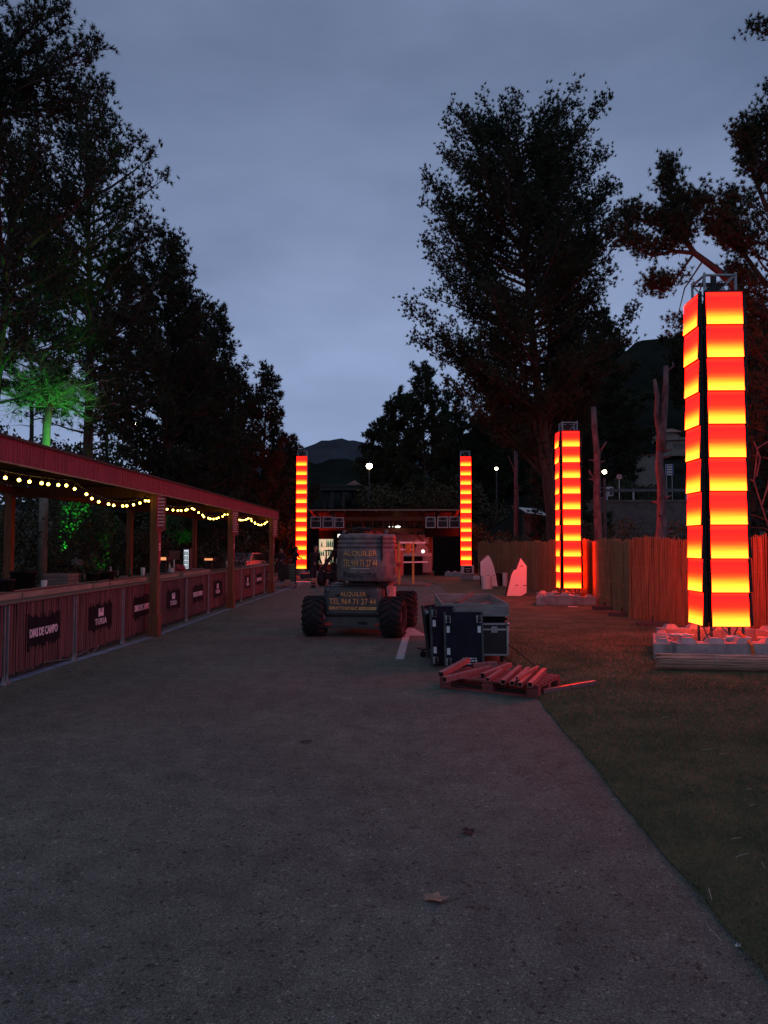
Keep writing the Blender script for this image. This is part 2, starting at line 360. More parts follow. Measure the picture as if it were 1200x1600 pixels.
# ------------------------------------------------------------------ trees
DENS = [.36, .42]
def lerp_path(path, t):
    x = t * (len(path) - 1); i = min(int(x), len(path) - 2); f = x - i
    return path[i].lerp(path[i+1], f)
def bough(T, path, r0, sub_gap, sub_len, P, D, tip=.25, start=.25, twig_gap=.16, jit=.13, up=.35, taper=1.0, fill=1.0):
    """a limb with side branches and needle tufts; T trunk MB, P/D tuft lists; sub_len(t) = side length"""
    L_ = sum((path[i+1] - path[i]).length for i in range(len(path)-1))
    T.tube(path, [max(.008, r0 * (1 - .85 * i/(len(path)-1))) for i in range(len(path))], 5, False)
    sub_gap *= DENS[0]; twig_gap *= DENS[1]; n = max(2, int(L_ * (1-start) / sub_gap))
    for j in range(n):
        t = start + (1 - start) * (j + random.random()) / n
        p = lerp_path(path, min(t, .999)); d = (lerp_path(path, min(1, t + .1)) - lerp_path(path, max(0, t - .1))).normalized()
        side = d.cross(Vector((random.gauss(0,1), random.gauss(0,1), random.gauss(0,1)))).normalized()
        if side.z < 0 and random.random() < .6: side.z *= -.6
        v = (d * random.uniform(.3, 1.0) + side * random.uniform(.5, 1.1) + Vector((0, 0, up))).normalized()
        l = sub_len(t) * random.uniform(.6, 1.15)
        q = p + v * l * .5 + Vector((0, 0, random.uniform(-.05, .1))) * l; e = p + v * l + Vector((0, 0, up*.35)) * l
        T.tube([p, q, e], [max(.007, r0*.28*(1-t*.6)), .009, .005], 3, False)
        m = max(2, int(l / twig_gap * fill))
        for k in range(m):
            s = tip + (1 - tip) * (k + random.random()) / m
            b = (p.lerp(q, s*2) if s < .5 else q.lerp(e, s*2 - 1))
            P.append((b.x + random.gauss(0, jit), b.y + random.gauss(0, jit), b.z + random.gauss(0, jit*.8)))
            D.append((v.x + random.gauss(0,.4), v.y + random.gauss(0,.4), v.z + .5))
    for k in range(5):
        b = path[-1]; P.append((b.x + random.gauss(0, jit), b.y + random.gauss(0, jit), b.z + random.gauss(0, jit))); D.append(tuple(path[-1] - path[-2]))

def pine(label, x, y, z0, h, prof, cb=.3, n=60, tr=.2, lean=(0, 0), tuft=.26, k=9, w=.03, seed=1, sub_gap=.34, sub_k=.38, group=None,
         name='pine_tree', twig_gap=.17, up=.35, droop=0, dead=8, fill=1.0, cat='tree', m='needle', bark='bark', extra=None, eltop=.75, thin=1.0):
    random.seed(seed); T = MB(); P = []; D = []; tuft *= .66; k += 4; w *= 1.12; sub_gap *= thin; twig_gap *= thin
    trunk = []
    for i in range(9):
        t = i/8; trunk.append(Vector((lean[0]*t + math.sin(t*4 + seed)*.012*h*t, lean[1]*t + math.cos(t*3 + seed)*.010*h*t, h*t)))
    T.tube([Vector((trunk[0].x, trunk[0].y, -.4))] + trunk, [tr*1.25] + [tr * (1 - .93*(i/8)**.9) + .01 for i in range(9)], 9, False)
    for i in range(n):
        t = cb + (1-cb) * ((i + random.random()) / n)**.95
        base = lerp_path(trunk, min(t, .995)); Lr = prof((t-cb)/(1-cb)) * random.uniform(.6, 1.12)
        az = i*2.39996 + random.gauss(0, .35); el = .12 + eltop*((t-cb)/(1-cb)) - droop
        dh = Vector((math.cos(az), math.sin(az), 0))
        path = [base + (dh*math.cos(el) + Vector((0, 0, math.sin(el)))) * Lr * s + Vector((random.gauss(0,.03)*Lr, random.gauss(0,.03)*Lr, (s*s*.18)*Lr)) * (1 if s else 0) for s in (0, .33, .66, 1)]
        bough(T, path, .012 + .016*Lr, sub_gap, lambda u, Lr=Lr: .28 + sub_k*Lr*(1.15-u), P, D, up=up, twig_gap=twig_gap, fill=fill)
    for i in range(dead):
        t = cb*random.uniform(.35, 1); base = lerp_path(trunk, t); az = random.uniform(0, 6.28); l = random.uniform(.4, 1.5)
        e = base + Vector((math.cos(az), math.sin(az), random.uniform(-.2, .3))) * l
        T.tube([base, base.lerp(e, .5) + Vector((0, 0, .06)), e], [.03, .016, .006], 4, False)
    if extra: extra(T, P, D, trunk)
    root = thing(name, label, cat, (x, y, z0), 0, group)
    T.build('trunk', bark, root, smooth=True)
    inst('crown', tufts(np.array(P), np.array(D), tuft, k, w, m, 'crown'), root)
    return root
# ------------------------------------------------------------------ ground
def sheet(name, pts, z, m, kind='structure', thick=0):
    b = MB()
    n = len(pts)
    if thick:
        b.add([(x, y, z) for x, y in pts] + [(x, y, z - thick) for x, y in pts], [tuple(range(n))] + [(i, (i+1) % n, (i+1) % n + n, i + n) for i in range(n)])
    else:
        b.add([(x, y, z) for x, y in pts], [tuple(range(n))])
    o = b.build(name, m); o['kind'] = kind; return o
gm = sheet('ground', [(-3000, -400), (3000, -400), (3000, 4000), (-3000, 4000)], -.03, 'earth')
rd = sheet('road', [(-9, -6), (1.62, -6), (1.50, 2.5), (1.50, 4.2), (1.56, 8.3), (1.66, 20), (1.72, 31), (1.3, 36), (.2, 40), (.2, 60), (-9, 60)], 0, 'asphalt')
# artificial turf, its cut edge a little wavy
edge = []
for i in range(420):
    y = -6 + i*.1
    xb = np.interp(y, [-6, 2.5, 4.2, 8.3, 20, 31, 36], [1.50, 1.42, 1.45, 1.52, 1.62, 1.68, .9])
    edge.append((float(xb) + .012*math.sin(y*2.3) + .008*math.sin(y*7.1) + random.uniform(-.009, .009), y))
sheet('lawn', edge + [(.4, 36.5), (.0, 41), (8, 41), (30, 41), (30, -6)], .014, 'turf', thick=.014)
# drain kerb strip beside the bar
sheet('kerb_strip', [(-5.10, 4), (-5.0, 9.0), (-4.93, 10.6), (-4.82, 11.7), (-4.70, 13.7), (-4.66, 20), (-4.53, 27), (-4.5, 33), (-4.38, 33), (-4.40, 27), (-4.54, 20), (-4.56, 13.7), (-4.66, 11.7), (-4.76, 10.6), (-4.84, 9.0), (-4.93, 4)], .006, 'kerb')
# blades of the artificial turf, near part only
n = 230000
yy = 2.2 + 15 * rng.beta(1, 2.3, n); xx = np.interp(yy, [2.2, 4.2, 8.3, 12], [1.43, 1.45, 1.52, 1.56]) - .016 + rng.random(n) * (yy*.62 - .9).clip(.4, 7)
P = np.stack([xx, yy, np.full(n, .012)], 1); d = unit(rng.normal(0, .55, (n, 3)) + np.array([.15, -.1, 1.0])); s = rng.uniform(.010, .022, (n, 1)) * (1 + .12*(yy[:, None] - 2))
side = unit(np.cross(d, rng.normal(0, 1, (n, 3)))) * .0013 * (1 + .25*(yy[:, None]-2))
V = np.empty((n, 3, 3)); V[:, 0] = P - side; V[:, 1] = P + side; V[:, 2] = P + d*s
tag(inst('turf_grass', raw_mesh('turf_grass', V.reshape(-1, 3), np.arange(n*3).reshape(-1, 3), 'blade')), 'short green fibres of the artificial turf beside the road', 'grass', None, 'stuff')

# grit lying on the asphalt
k = 5200; gy = 2.0 + 9*rng.beta(1, 1.8, k); gx = -.55*gy - .2 + rng.random(k)*(.55*gy + 1.6); near = rng.random(k) < .25; gx[near] = 1.44 - rng.exponential(.05, near.sum())
Pg = np.stack([gx, gy, np.full(k, .0005)], 1); sg_ = rng.uniform(.0016, .0042, (k, 1))*(1 + .1*gy[:, None]); tv = np.array([[1, 0, 0], [-.5, .8, 0], [-.5, -.8, 0], [0, 0, .9]])
Vg = Pg[:, None, :] + sg_[:, None, :]*tv[None]*rng.uniform(.6, 1.3, (k, 4, 3)); Fg = (np.arange(k)*4)[:, None, None] + np.array([[0, 1, 3], [1, 2, 3], [2, 0, 3]])[None]
tag(inst('grit', raw_mesh('grit', Vg.reshape(-1, 3), Fg.reshape(-1, 3), 'grit_stone')), 'loose pale grit scattered over the asphalt', 'gravel', None, 'stuff')

# road marking: lane line running into an arrow head
mk = MB()
def gpts(l, z=.004): return [tuple(G(x, y, z)) for x, y in l]
mk.add(gpts([(618, 1030), (631, 1030), (640, 993), (629.5, 993)]), [(0, 1, 2, 3)])
mk.add(gpts([(629.5, 993), (666, 993), (648, 982), (643, 980), (630, 980)]), [(0, 1, 2, 3, 4)])
o = mk.build('road_marking', 'paint'); o['kind'] = 'structure'

# embankment on the left behind the bar, slope up to the trees
def terrain(name, xs, ys, hfun, m):
    V = [(x, y, hfun(x, y)) for y in ys for x in xs]; nx = len(xs)
    F = [(j*nx+i, j*nx+i+1, (j+1)*nx+i+1, (j+1)*nx+i) for j in range(len(ys)-1) for i in range(nx-1)]
    b = MB(); b.add(V, F); o = b.build(name, m, smooth=True); o['kind'] = 'structure'; return o
from mathutils import noise as mn
def hl(x, y):
    t = max(0, -x - 9.2); return -.05 + min(t*.42, 3.2 + t*.02) + .25*mn.noise(Vector((x*.5, y*.5, 0)))*min(1, t)
terrain('slope', [-60, -40, -28, -22] + [-18 + .5*i for i in range(20)], [2 + 1.2*i for i in range(50)], hl, 'earth')
def hr(x, y):
    # ridge behind the retaining wall rising to the right
    t = max(0, y - 50)
    return (.4 + 4.0*min(1, max(0, (y-47)/6)) + t*.17*min(1, max(.05, (x + 2)/26)) + 1.2*mn.noise(Vector((x*.12, y*.12, 3))))*min(1, max(0, (x-2)/8))- .1
terrain('hillside', [2 + 3*i for i in range(50)], [46 + 4*i for i in range(40)], hr, 'hill')
# wooded ridge: heights follow the skyline
def ridge(name, sky, Y, depth, m, base=0, jag=.6, step=3):
    pts = [AT(px, py, Y) for px, py in sky]; xs = [p.x for p in pts]; zs = [p.z for p in pts]
    X = np.arange(xs[0], xs[-1], step); b = MB(); V = []; nx = len(X); K = 14
    for j in range(K + 1):
        t = j/K
        for i, x in enumerate(X):
            z = float(np.interp(x, xs, zs)); prof_ = math.sin(t*math.pi/2)
            V.append((x, Y - depth*(1-t) + 3*mn.noise(Vector((x*.03, j, 7))), base + (z-base)*prof_ + jag*mn.noise(Vector((x*.35/step*3, j*1.3, 1)))*(t**.5)*2 + jag*mn.noise(Vector((x*1.3/step*3, j*2.3, 5)))))
    for x in X:
        V.append((x, Y + depth*.8, base))
    F = [(j*nx+i, j*nx+i+1, (j+1)*nx+i+1, (j+1)*nx+i) for j in range(K+1) for i in range(nx-1)]
    b.add(V, F); o = b.build(name, m); o['kind'] = 'structure'; return o
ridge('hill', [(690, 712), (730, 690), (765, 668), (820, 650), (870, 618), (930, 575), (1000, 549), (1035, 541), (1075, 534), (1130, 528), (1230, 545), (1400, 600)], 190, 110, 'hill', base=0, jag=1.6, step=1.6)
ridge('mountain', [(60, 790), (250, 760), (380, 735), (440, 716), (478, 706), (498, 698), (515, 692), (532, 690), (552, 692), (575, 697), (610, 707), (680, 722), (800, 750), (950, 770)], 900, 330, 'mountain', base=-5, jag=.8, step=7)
ridge('hills', [(380, 770), (430, 752), (480, 738), (500, 730), (540, 722), (556, 724), (590, 742), (640, 750), (800, 760)], 330, 150, 'hill', base=-3, jag=1.6, step=3)
ridge('woods_rise', [(420, 800), (470, 782), (505, 786), (540, 776), (580, 770), (640, 765), (760, 760)], 130, 40, 'hill', base=-1, jag=1.0, step=1.5)

# ------------------------------------------------------------------ LED towers
pan = MB(); pw, ph = .567, .524
# a panel leans out slightly towards its foot: face set ahead of its dark tray
pan.add([(-pw/2*.985, -.012, ph*.976), (pw/2*.985, -.012, ph*.976), (pw/2, -.034, .006), (-pw/2, -.034, .006), (-pw/2*.985, .02, ph*.976), (pw/2*.985, .02, ph*.976), (pw/2, .02, .006), (-pw/2, .02, .006)],
        [(0, 1, 2, 3), (7, 6, 5, 4), (0, 3, 7, 4), (1, 5, 6, 2), (0, 4, 5, 1), (3, 2, 6, 7)])
PANEL = pan.mesh('light_panel', 'led')
PANEL.materials.append(M['black'])
for p in PANEL.polygons:
    p.material_index = 0 if p.normal.y < -.5 else 1
def tower(label, loc, rows, rz=0, sc=1.0, z0=.446, offs=.285, faces=(0, 1, 2, 3)):
    t = thing('light_tower', label, 'light tower', loc, rz, 'glowing light towers round the ground'); t.scale = (sc,)*3
    H = z0 + rows*ph + .35; c = .245; fr = MB()
    for sx in (-1, 1):
        for sy in (-1, 1):
            fr.tube([(sx*c, sy*c, .04), (sx*c, sy*c, H)], .022, 8)
    tr = MB()
    k = int(H/.5)
    for i in range(k + 1):
        z = .1 + i*(H-.14)/k
        for a, b in (((-c,-c),(c,-c)),((c,-c),(c,c)),((c,c),(-c,c)),((-c,c),(-c,-c))):
            if i in (0, k): fr.tube([(a[0], a[1], z), (b[0], b[1], z)], .02, 6)
            if i < k:
                z2 = .1 + (i+1)*(H-.14)/k
                q, w_ = (a, b) if i % 2 else (b, a)
                tr.tube([(q[0], q[1], z), (w_[0], w_[1], z2)], .011, 5, False)
    fr.build('truss_frame', 'galv', t, smooth=True); tr.build('truss_braces', 'galv', t, smooth=True)
    bk = MB()
    for a in faces:
        Mx = Matrix.Rotation(a*math.pi/2, 4, 'Z')
        bk.box(-pw/2 - .012, pw/2 + .012, -offs + .025, -offs + .05, z0 - .01, z0 + rows*ph + .035, Mx)
    bk.build('backing_frame', 'black', t)
    for a in faces:
        Mx = Matrix.Rotation(a*math.pi/2, 4, 'Z'); d = Mx @ Vector((0, -offs, 0))
        for r in range(rows):
            inst('light_panel', PANEL, t, (d.x, d.y, z0 + r*ph), (0, 0, a*math.pi/2))
    hd = MB(); hd.box(-.09, .09, -.09, .09, H - .30, H - .16); hd.tube([(0, 0, H-.16), (0, .0, H+.04)], .05, 8); hd.bar((-c, 0, H-.1), (c, 0, H-.1), .04)
    hd.build('rigging_motor', 'black', t)
    return t
offs = .36
T1 = (5.10, 12.02, 0)
def mk_tower(label, front_px, Yf, rows, sc=1.0, z0=.446, faces=(0, 1, 2, 3)):
    """front_px: pixel x of the middle of the front face near mid height; Yf: its distance"""
    X = AT(front_px, 800, Yf).x
    return tower(label, (X, Yf + offs*sc, 0), rows, 0, sc, z0, offs, faces)
# near tower: front face at x 1137, side face seen on its left
t1 = mk_tower('tallest looking glowing red and yellow light tower, nearest beside the rolled reed screen', 1137.5, 11.6, 10)
t2 = mk_tower('glowing light tower standing by the bend of the reed fence', 893, 21.9, 10, .885, .50)
t3 = mk_tower('glowing light tower at the bar side end of the timber stage roof', 471, 41.2, 12, 1.0, .40, (0, 2))
t4 = mk_tower('glowing light tower at the reed fence end of the timber stage roof', 728, 41.2, 12, 1.0, .36, (0, 2))

# concrete ballast blocks
def block_mesh(Lx, h=.265, w=.30):
    b = MB(); b.box(-Lx/2, Lx/2, -w/2, w/2, 0, h)
    me = b.mesh('concrete_block', 'concrete', bevel=.007)
    n = max(2, int(Lx/.40)); return me, [-Lx/2 + Lx*(i+.5)/n for i in range(n)], h
b = MB(); b.add([(-.12, -.10, 0), (.12, -.10, 0), (.12, .10, 0), (-.12, .10, 0), (-.065, -.06, .07), (.065, -.06, .07), (.065, .06, .07), (-.065, .06, .07)],
    [(4,5,6,7),(0,1,5,4),(1,2,6,5),(2,3,7,6),(3,0,4,7)])
STUD = b.mesh('stud', 'concrete')
B16 = block_mesh(1.6); B8 = block_mesh(.8)
def block(label, mesh, x, y, rz=0, sc=1, tw=''):
    t = thing('concrete_block', label, 'concrete block', (x, y, .014), rz, 'concrete ballast blocks at the feet of the light towers'); t.scale = (sc,)*3
    inst('block_body', mesh[0], t)
    for q in mesh[1]: inst('stud', STUD, t, (q, 0, mesh[2] + .001))
    return t
block('long white concrete block in front of the nearest tower, behind the reed roll', B16, 4.78, 11.02)
block('white concrete block running back beside the nearest tower, red lit end', B16, 4.07, 11.73, R(72), .88)
block('white concrete block behind the nearest light tower', B16, 5.2, 12.85)
block('white concrete block on the fence side of the nearest light tower', B16, 6.15, 12.0, R(92))
g = G(872, 946.5); block('front white block toward the pale fins at the tower by the fence bend', B8, g.x+.02, g.y+.15, 0, 1.0)
g = G(914, 946.5); block('front white concrete block next to the reed fence at the tower by the fence bend', B8, g.x-.02, g.y+.16, R(-1), .86)
block('white concrete block running back beside the tower by the fence bend', B16, 4.03, 21.55, R(78), .8)
block('white concrete block behind the tower by the fence bend', B16, 4.85, 22.75, 0, .9)
g = G(735, 912); block('white concrete block under the box at the far tower beside the fence', B16, g.x, 40.0, 0, .9)
g = G(470, 908); block('white concrete block at the far tower beside the bar', B16, g.x, 40.0, 0, .9)
# crumpled plastic wrap + strap on the near base
def crumple(name, label, c, sx, sy, sz, m, cat, n=3, jit=.25):
    bm = bmesh.new(); bmesh.ops.create_icosphere(bm, subdivisions=n, radius=1)
    for v in bm.verts:
        q = 1 + jit*mn.noise(v.co*2.3 + Vector(c)) + jit*.8*mn.noise(v.co*5.1 + Vector(c))
        v.co = Vector((v.co.x*sx*q, v.co.y*sy*q, max(-.3, v.co.z)*sz*q))
    me = bpy.data.meshes.new(name); bm.to_mesh(me); bm.free(); me.materials.append(M[m])
    o = inst(name, me, None, c); tag(o, label, cat); return o
crumple('plastic_sheet', 'crumpled clear plastic sheet heaped under the nearest tower panels', (4.98, 11.18, .30), .15, .09, .06, 'wrap', 'plastic sheet', 4, .6)
crumple('plastic_sheet', 'crumpled pale plastic lying on the block beside the nearest tower', (4.35, 11.75, .29), .16, .10, .035, 'wrap', 'plastic sheet', 4, .6)
crumple('plastic_sheet', 'crumpled plastic at the foot of the tower by the fence bend', (4.75, 21.2, .26), .14, .08, .05, 'wrap', 'plastic sheet', 3, .5)
sb = MB(); sb.tube([(5.0, 11.18, .42), (5.02, 11.02, .35), (5.04, 10.9, .283), (5.05, 10.855, .26), (5.06, 10.85, .15), (5.07, 10.85, .03)], .022, 6)
tag(sb.build('ratchet_strap', 'orange'), 'orange strap hanging over the long white block of the nearest tower', 'strap')
sb = MB(); sb.tube([(5.35, 11.3, .30), (5.7, 11.25, .29), (6.0, 11.3, .30), (6.2, 11.6, .33)], .035, 8)
tag(sb.build('steel_pipe', 'galv', smooth=True), 'steel pipe lying on the blocks at the fence side of the nearest tower', 'pipe')
# rolled reed screen in front
rr = thing('reed_roll', 'rolled up reed screen lying on the turf in front of the nearest tower', 'reed roll', (0, 0, 0))
b = MB(); A = Vector((3.52, 10.22, .13)); B_ = Vector((7.6, 9.75, .13)); dv = (B_ - A).normalized(); pr = dv.cross(Vector((0, 0, 1))).normalized()
for i in range(240):
    a = random.uniform(0, 6.28); r = .115*math.sqrt(random.uniform(.55, 1)); r2 = r*random.uniform(.9, 1.1); a2 = a + random.uniform(-.3, .3)
    s0 = random.uniform(-.07, .05) if random.random() < .5 else random.uniform(0, 3)
    s1 = s0 + random.uniform(1.2, 2.2)
    p = A + dv*s0 + (pr*math.cos(a) + Vector((0,0,1))*math.sin(a)*.85)*r; q = A + dv*s1 + (pr*math.cos(a2) + Vector((0,0,1))*math.sin(a2)*.85)*r2
    b.tube([p, p.lerp(q, .5) + Vector((0, 0, random.gauss(0, .006))), q], [.008, .009, .006], 4, False)
stuffed(b.build('reeds', 'reed_roll', rr))
b = MB(); b.tube([A + dv*.02, B_], .098, 10); b.build('roll_core', 'reed', rr)
b = MB()
for s in (.7, 2.0, 3.2):
    c = A + dv*s
    b.tube([c + (pr*math.cos(a_) + Vector((0,0,1))*math.sin(a_)*.88)*.122 for a_ in [2*math.pi*i/16 for i in range(17)]], .005, 4, False)
b.build('tie_wire', 'galv', rr)
p = G(1186, 1036, .25); b = MB(); b.box(-.09, .09, -.05, .05, 0, .004); tag(b.build('paper_label', 'plastic_w', None, loc=(5.25, 10.04, .25)), 'small white paper label on the reed roll', 'label')
# ------------------------------------------------------------------ reed fence on the right
FP = [(3.78, 36.5), (4.35, 32), (4.85, 28.5), (5.15, 25.2), (5.38, 23.2), (5.52, 22.3), (5.80, 22.75), (5.62, 21.3), (5.50, 19.2), (5.32, 17.4), (5.75, 16.0), (6.75, 13.95), (7.9, 12.2), (9.0, 10.6), (9.6, 9.0)]
FP = [Vector((x, y, 0)) for x, y in FP]
fence = thing('reed_fence', 'long brown reed screen fence with a wavy top behind the light towers', 'fence', tuple(FP[0]))
def fence_top(s): return 1.80 + .035*math.sin(s*1.9) + .10*mn.noise(Vector((s*.9, 0, 2))) + .05*abs(math.sin(s*1.25)) + .03*mn.noise(Vector((s*3.1, 0, 2)))
s_acc = 0
secs = [(0, 3), (3, 6), (6, 8), (8, 10), (10, 12), (12, 14)]
dist = [0]
for i in range(len(FP)-1): dist.append(dist[-1] + (FP[i+1]-FP[i]).length)
def fpos(s):
    for i in range(len(FP)-1):
        if s <= dist[i+1] or i == len(FP)-2:
            t = (s - dist[i]) / (dist[i+1]-dist[i]); return FP[i].lerp(FP[i+1], t), (FP[i+1]-FP[i]).normalized()
for a, b_ in secs:
    s0, s1 = dist[a], dist[b_]; mb = MB(); s = s0
    while s < s1:
        p, d = fpos(s); nrm = Vector((-d.y, d.x, 0)) ; bul = .03*mn.noise(Vector((s*.8, 1, 1)))
        r = random.uniform(.0045, .0085)
        top = fence_top(s) + random.gauss(0, .018) + (random.uniform(.02, .07) if random.random() < .06 else 0); x = random.gauss(0, .006)
        p = p - FP[0] + nrm*(bul + random.uniform(-.01, .01)); q = p + d*random.gauss(0, .012) + nrm*random.gauss(0, .006)
        w = d*r; h_ = nrm*r
        mb.add([p - w, p - h_, p + w, p + h_, q - w + Vector((0,0,top)), q - h_ + Vector((0,0,top)), q + w + Vector((0,0,top)), q + h_ + Vector((0,0,top))], [(0,1,5,4),(1,2,6,5),(2,3,7,6),(3,0,4,7)])
        s += random.uniform(.008, .013)
    stuffed(mb.build('reeds', 'reed', fence))
    bk = MB(); s = s0
    while s < s1:
        e = min(s1, s + .4); p, d = fpos(s + 1e-4); q, _ = fpos(e - 1e-4); nn = Vector((-d.y, d.x, 0))*.02
        p = p - FP[0] + nn; q = q - FP[0] + nn
        bk.add([p, q, q + Vector((0,0,fence_top(e) - .03)), p + Vector((0,0,fence_top(s) - .03))], [(0,1,2,3)]); s = e
    bk.build('reed_backing', 'bark', fence)
    wr = MB()
    for z in (.3, .75, 1.2, 1.6):
        pts = []; s = s0
        while s < s1: p, d = fpos(s + 1e-4); pts.append(p - FP[0] + Vector((-d.y, d.x, 0))*(-.014 + .03*mn.noise(Vector((s*.8, 1, 1)))) + Vector((0, 0, z + .01*math.sin(s*7)))); s += .2
        wr.tube(pts, .0022, 3, False)
    wr.build('tie_wire', 'galv', fence)
s = 0
while s < dist[-1]:
    p, d = fpos(s + .01); pb = MB(); pb.tube([p - FP[0] + Vector((-d.y, d.x, 0))*.09, p - FP[0] + Vector((-d.y, d.x, 0))*.09 + Vector((0, 0, 1.75))], .024, 8)
    pb.build('post', 'galv', fence); s += 2.6
# dark rubber feet at the bottom of the fence
for lab, px, py in (('dark red fence foot on the turf just right of the corner blocks', 945, 953), ('low dark fence foot halfway along the reed fence', 972, 963), ('dark fence foot on the turf behind the nearest tower blocks', 1020, 979)):
    g = G(px, py); f = MB(); f.box(-.32, .32, -.12, .12, 0, .09); f.tube([(0, 0, .09), (0, 0, .2)], .03, 8)
    tag(f.build('fence_foot', 'dark_grey', None, bevel=.015, loc=(g.x, g.y, .014), rot=(0, 0, R(-12))), lab, 'fence foot', 'feet of the reed fence')

# ------------------------------------------------------------------ bar canopy
can = thing('bar_canopy', 'long open timber canopy with dark red cane fascia over the bar', 'canopy', (-4.6, 4, 0))
def lc(x, y, z): return (x + 4.6, y - 4, z)
def cb(x0, x1, y0, y1, z0, z1, name, m, bevel=.006, seg=1):
    b = MB(); b.box(x0 + 4.6, x1 + 4.6, y0 - 4, y1 - 4, z0, z1); return b.build(name, m, can, bevel=bevel, seg=seg)
YP = [7.55, 13.8, 20.0, 26.3]
for y in YP:
    cb(-4.70, -4.55, y-.07, y+.07, 0, 2.68, 'post', 'wood'); cb(-7.47, -7.33, y-.07, y+.07, 0, 2.68, 'post', 'wood')
    cb(-7.5, -4.72, y-.05, y+.05, 2.60, 2.80, 'cross_beam', 'wood')
    cb(-4.73, -4.52, y-.10, y+.10, 0.002, .42, 'post_wrap', 'wood')
cb(-4.70, -4.58, 4, 27.0, 2.685, 2.84, 'front_beam', 'wood'); cb(-7.46, -7.34, 4, 27.0, 2.685, 2.82, 'rear_beam', 'wood')
for y in np.arange(4.5, 27, 1.55): cb(-7.55, -4.58, y-.035, y+.035, 2.845, 2.925, 'rafter', 'wood')
cb(-7.65, -4.50, 4, 27.15, 2.93, 2.965, 'roof_sheet', 'roof_dark', 0)
# cane fascia: thin canes side by side, along the front and round the far end
def canes(path0, path1, z0, z1, step, rmin, rmax, base, nrm, jz=.008):
    mb = MB(); p0 = Vector(path0); p1 = Vector(path1); L_ = (p1-p0).length; d = (p1-p0)/L_; s = 0; nn = Vector(nrm)
    while s < L_:
        r = random.uniform(rmin, rmax); p = p0 + d*(s + r) + nn*(random.uniform(0, .004)) - Vector(base); ln = random.gauss(0, .003)
        lo = z0 + random.uniform(-jz, jz); hi = z1 + random.uniform(-jz, jz)*.4; q = p + d*ln
        vs = []
        for pp, z in ((p, lo), (q, hi)):
            for a in (-90, -30, 30, 90): vs.append(pp + d*(r*math.sin(R(a))) + nn*(r*math.cos(R(a))) + Vector((0, 0, z)))
        mb.add(vs, [(0,1,5,4),(1,2,6,5),(2,3,7,6),(0,3,2,1),(4,5,6,7)]); s += 2*r*random.uniform(.9, 1.04) + (step if random.random() < .15 else 0)
    return mb
base = (-4.6, 4, 0)
y = 4.0
while y < 27.15:
    y1 = min(27.15, y + 2.32); stuffed(canes((-4.54, y, 0), (-4.54, y1, 0), 2.665, 2.955, .004, .010, .016, base, (1, 0, 0)).build('fascia_canes', 'cane_fascia', can)); y = y1
stuffed(canes((-7.5, 27.16, 0), (-4.52, 27.16, 0), 2.665, 2.955, .004, .010, .016, base, (0, 1, 0)).build('fascia_canes', 'cane_fascia', can))
cb(-4.56, -4.543, 4, 27.15, 2.67, 2.95, 'fascia_board', 'cane_fascia', 0)
b = MB(); b.box(*(lc(-4.555, 0, 0)[0], lc(-4.525, 0, 0)[0]), 0, 23.15, 2.645, 2.662); b.build('fascia_lath', 'wood_pale', can)
# menu boards on the posts, rows of small unreadable print
for i, (y, lab) in enumerate(((13.8, 'maroon price list board on the bar post nearest the camera'), (20.0, 'maroon price list board on the middle bar post'), (26.3, 'narrow price list board on the far end bar post'))):
    t = thing('price_board', lab, 'price list', (-4.545, y, 1.3), 0, 'price lists on the bar posts')
    b = MB(); b.box(0, .012, -.17, .17, .66, 1.33); b.build('board', 'cane_fascia', t)
    b = MB(); b.box(0, .010, -.065, .065, .05, .64); b.build('board', 'cane_fascia', t)
    b = MB(); b.box(-.05, .14, -.078, -.072, .68, 1.31); b.build('board', 'cane_fascia', t)
    pr_ = MB()
    for k in range(9):
        z = 1.27 - k*.062; w = random.uniform(.06, .13); yy_ = -.14
        while yy_ < -.14 + w*2:
            ll = random.uniform(.02, .05); pr_.box(.0125, .0135, yy_, yy_ + ll, z - .012, z + .012); yy_ += ll + .012
        xx_ = -.03
        while xx_ < .10:
            ll = random.uniform(.012, .03); pr_.box(xx_, xx_ + ll, -.0795, -.0785, z - .010, z + .010); xx_ += ll + .008
    for k in range(3):
        z = .42 - k*.05; pr_.box(.0105, .0115, -.05, .05 - random.uniform(0, .03), z - .013, z + .013)
    stuffed(pr_.build('print', 'print', t))

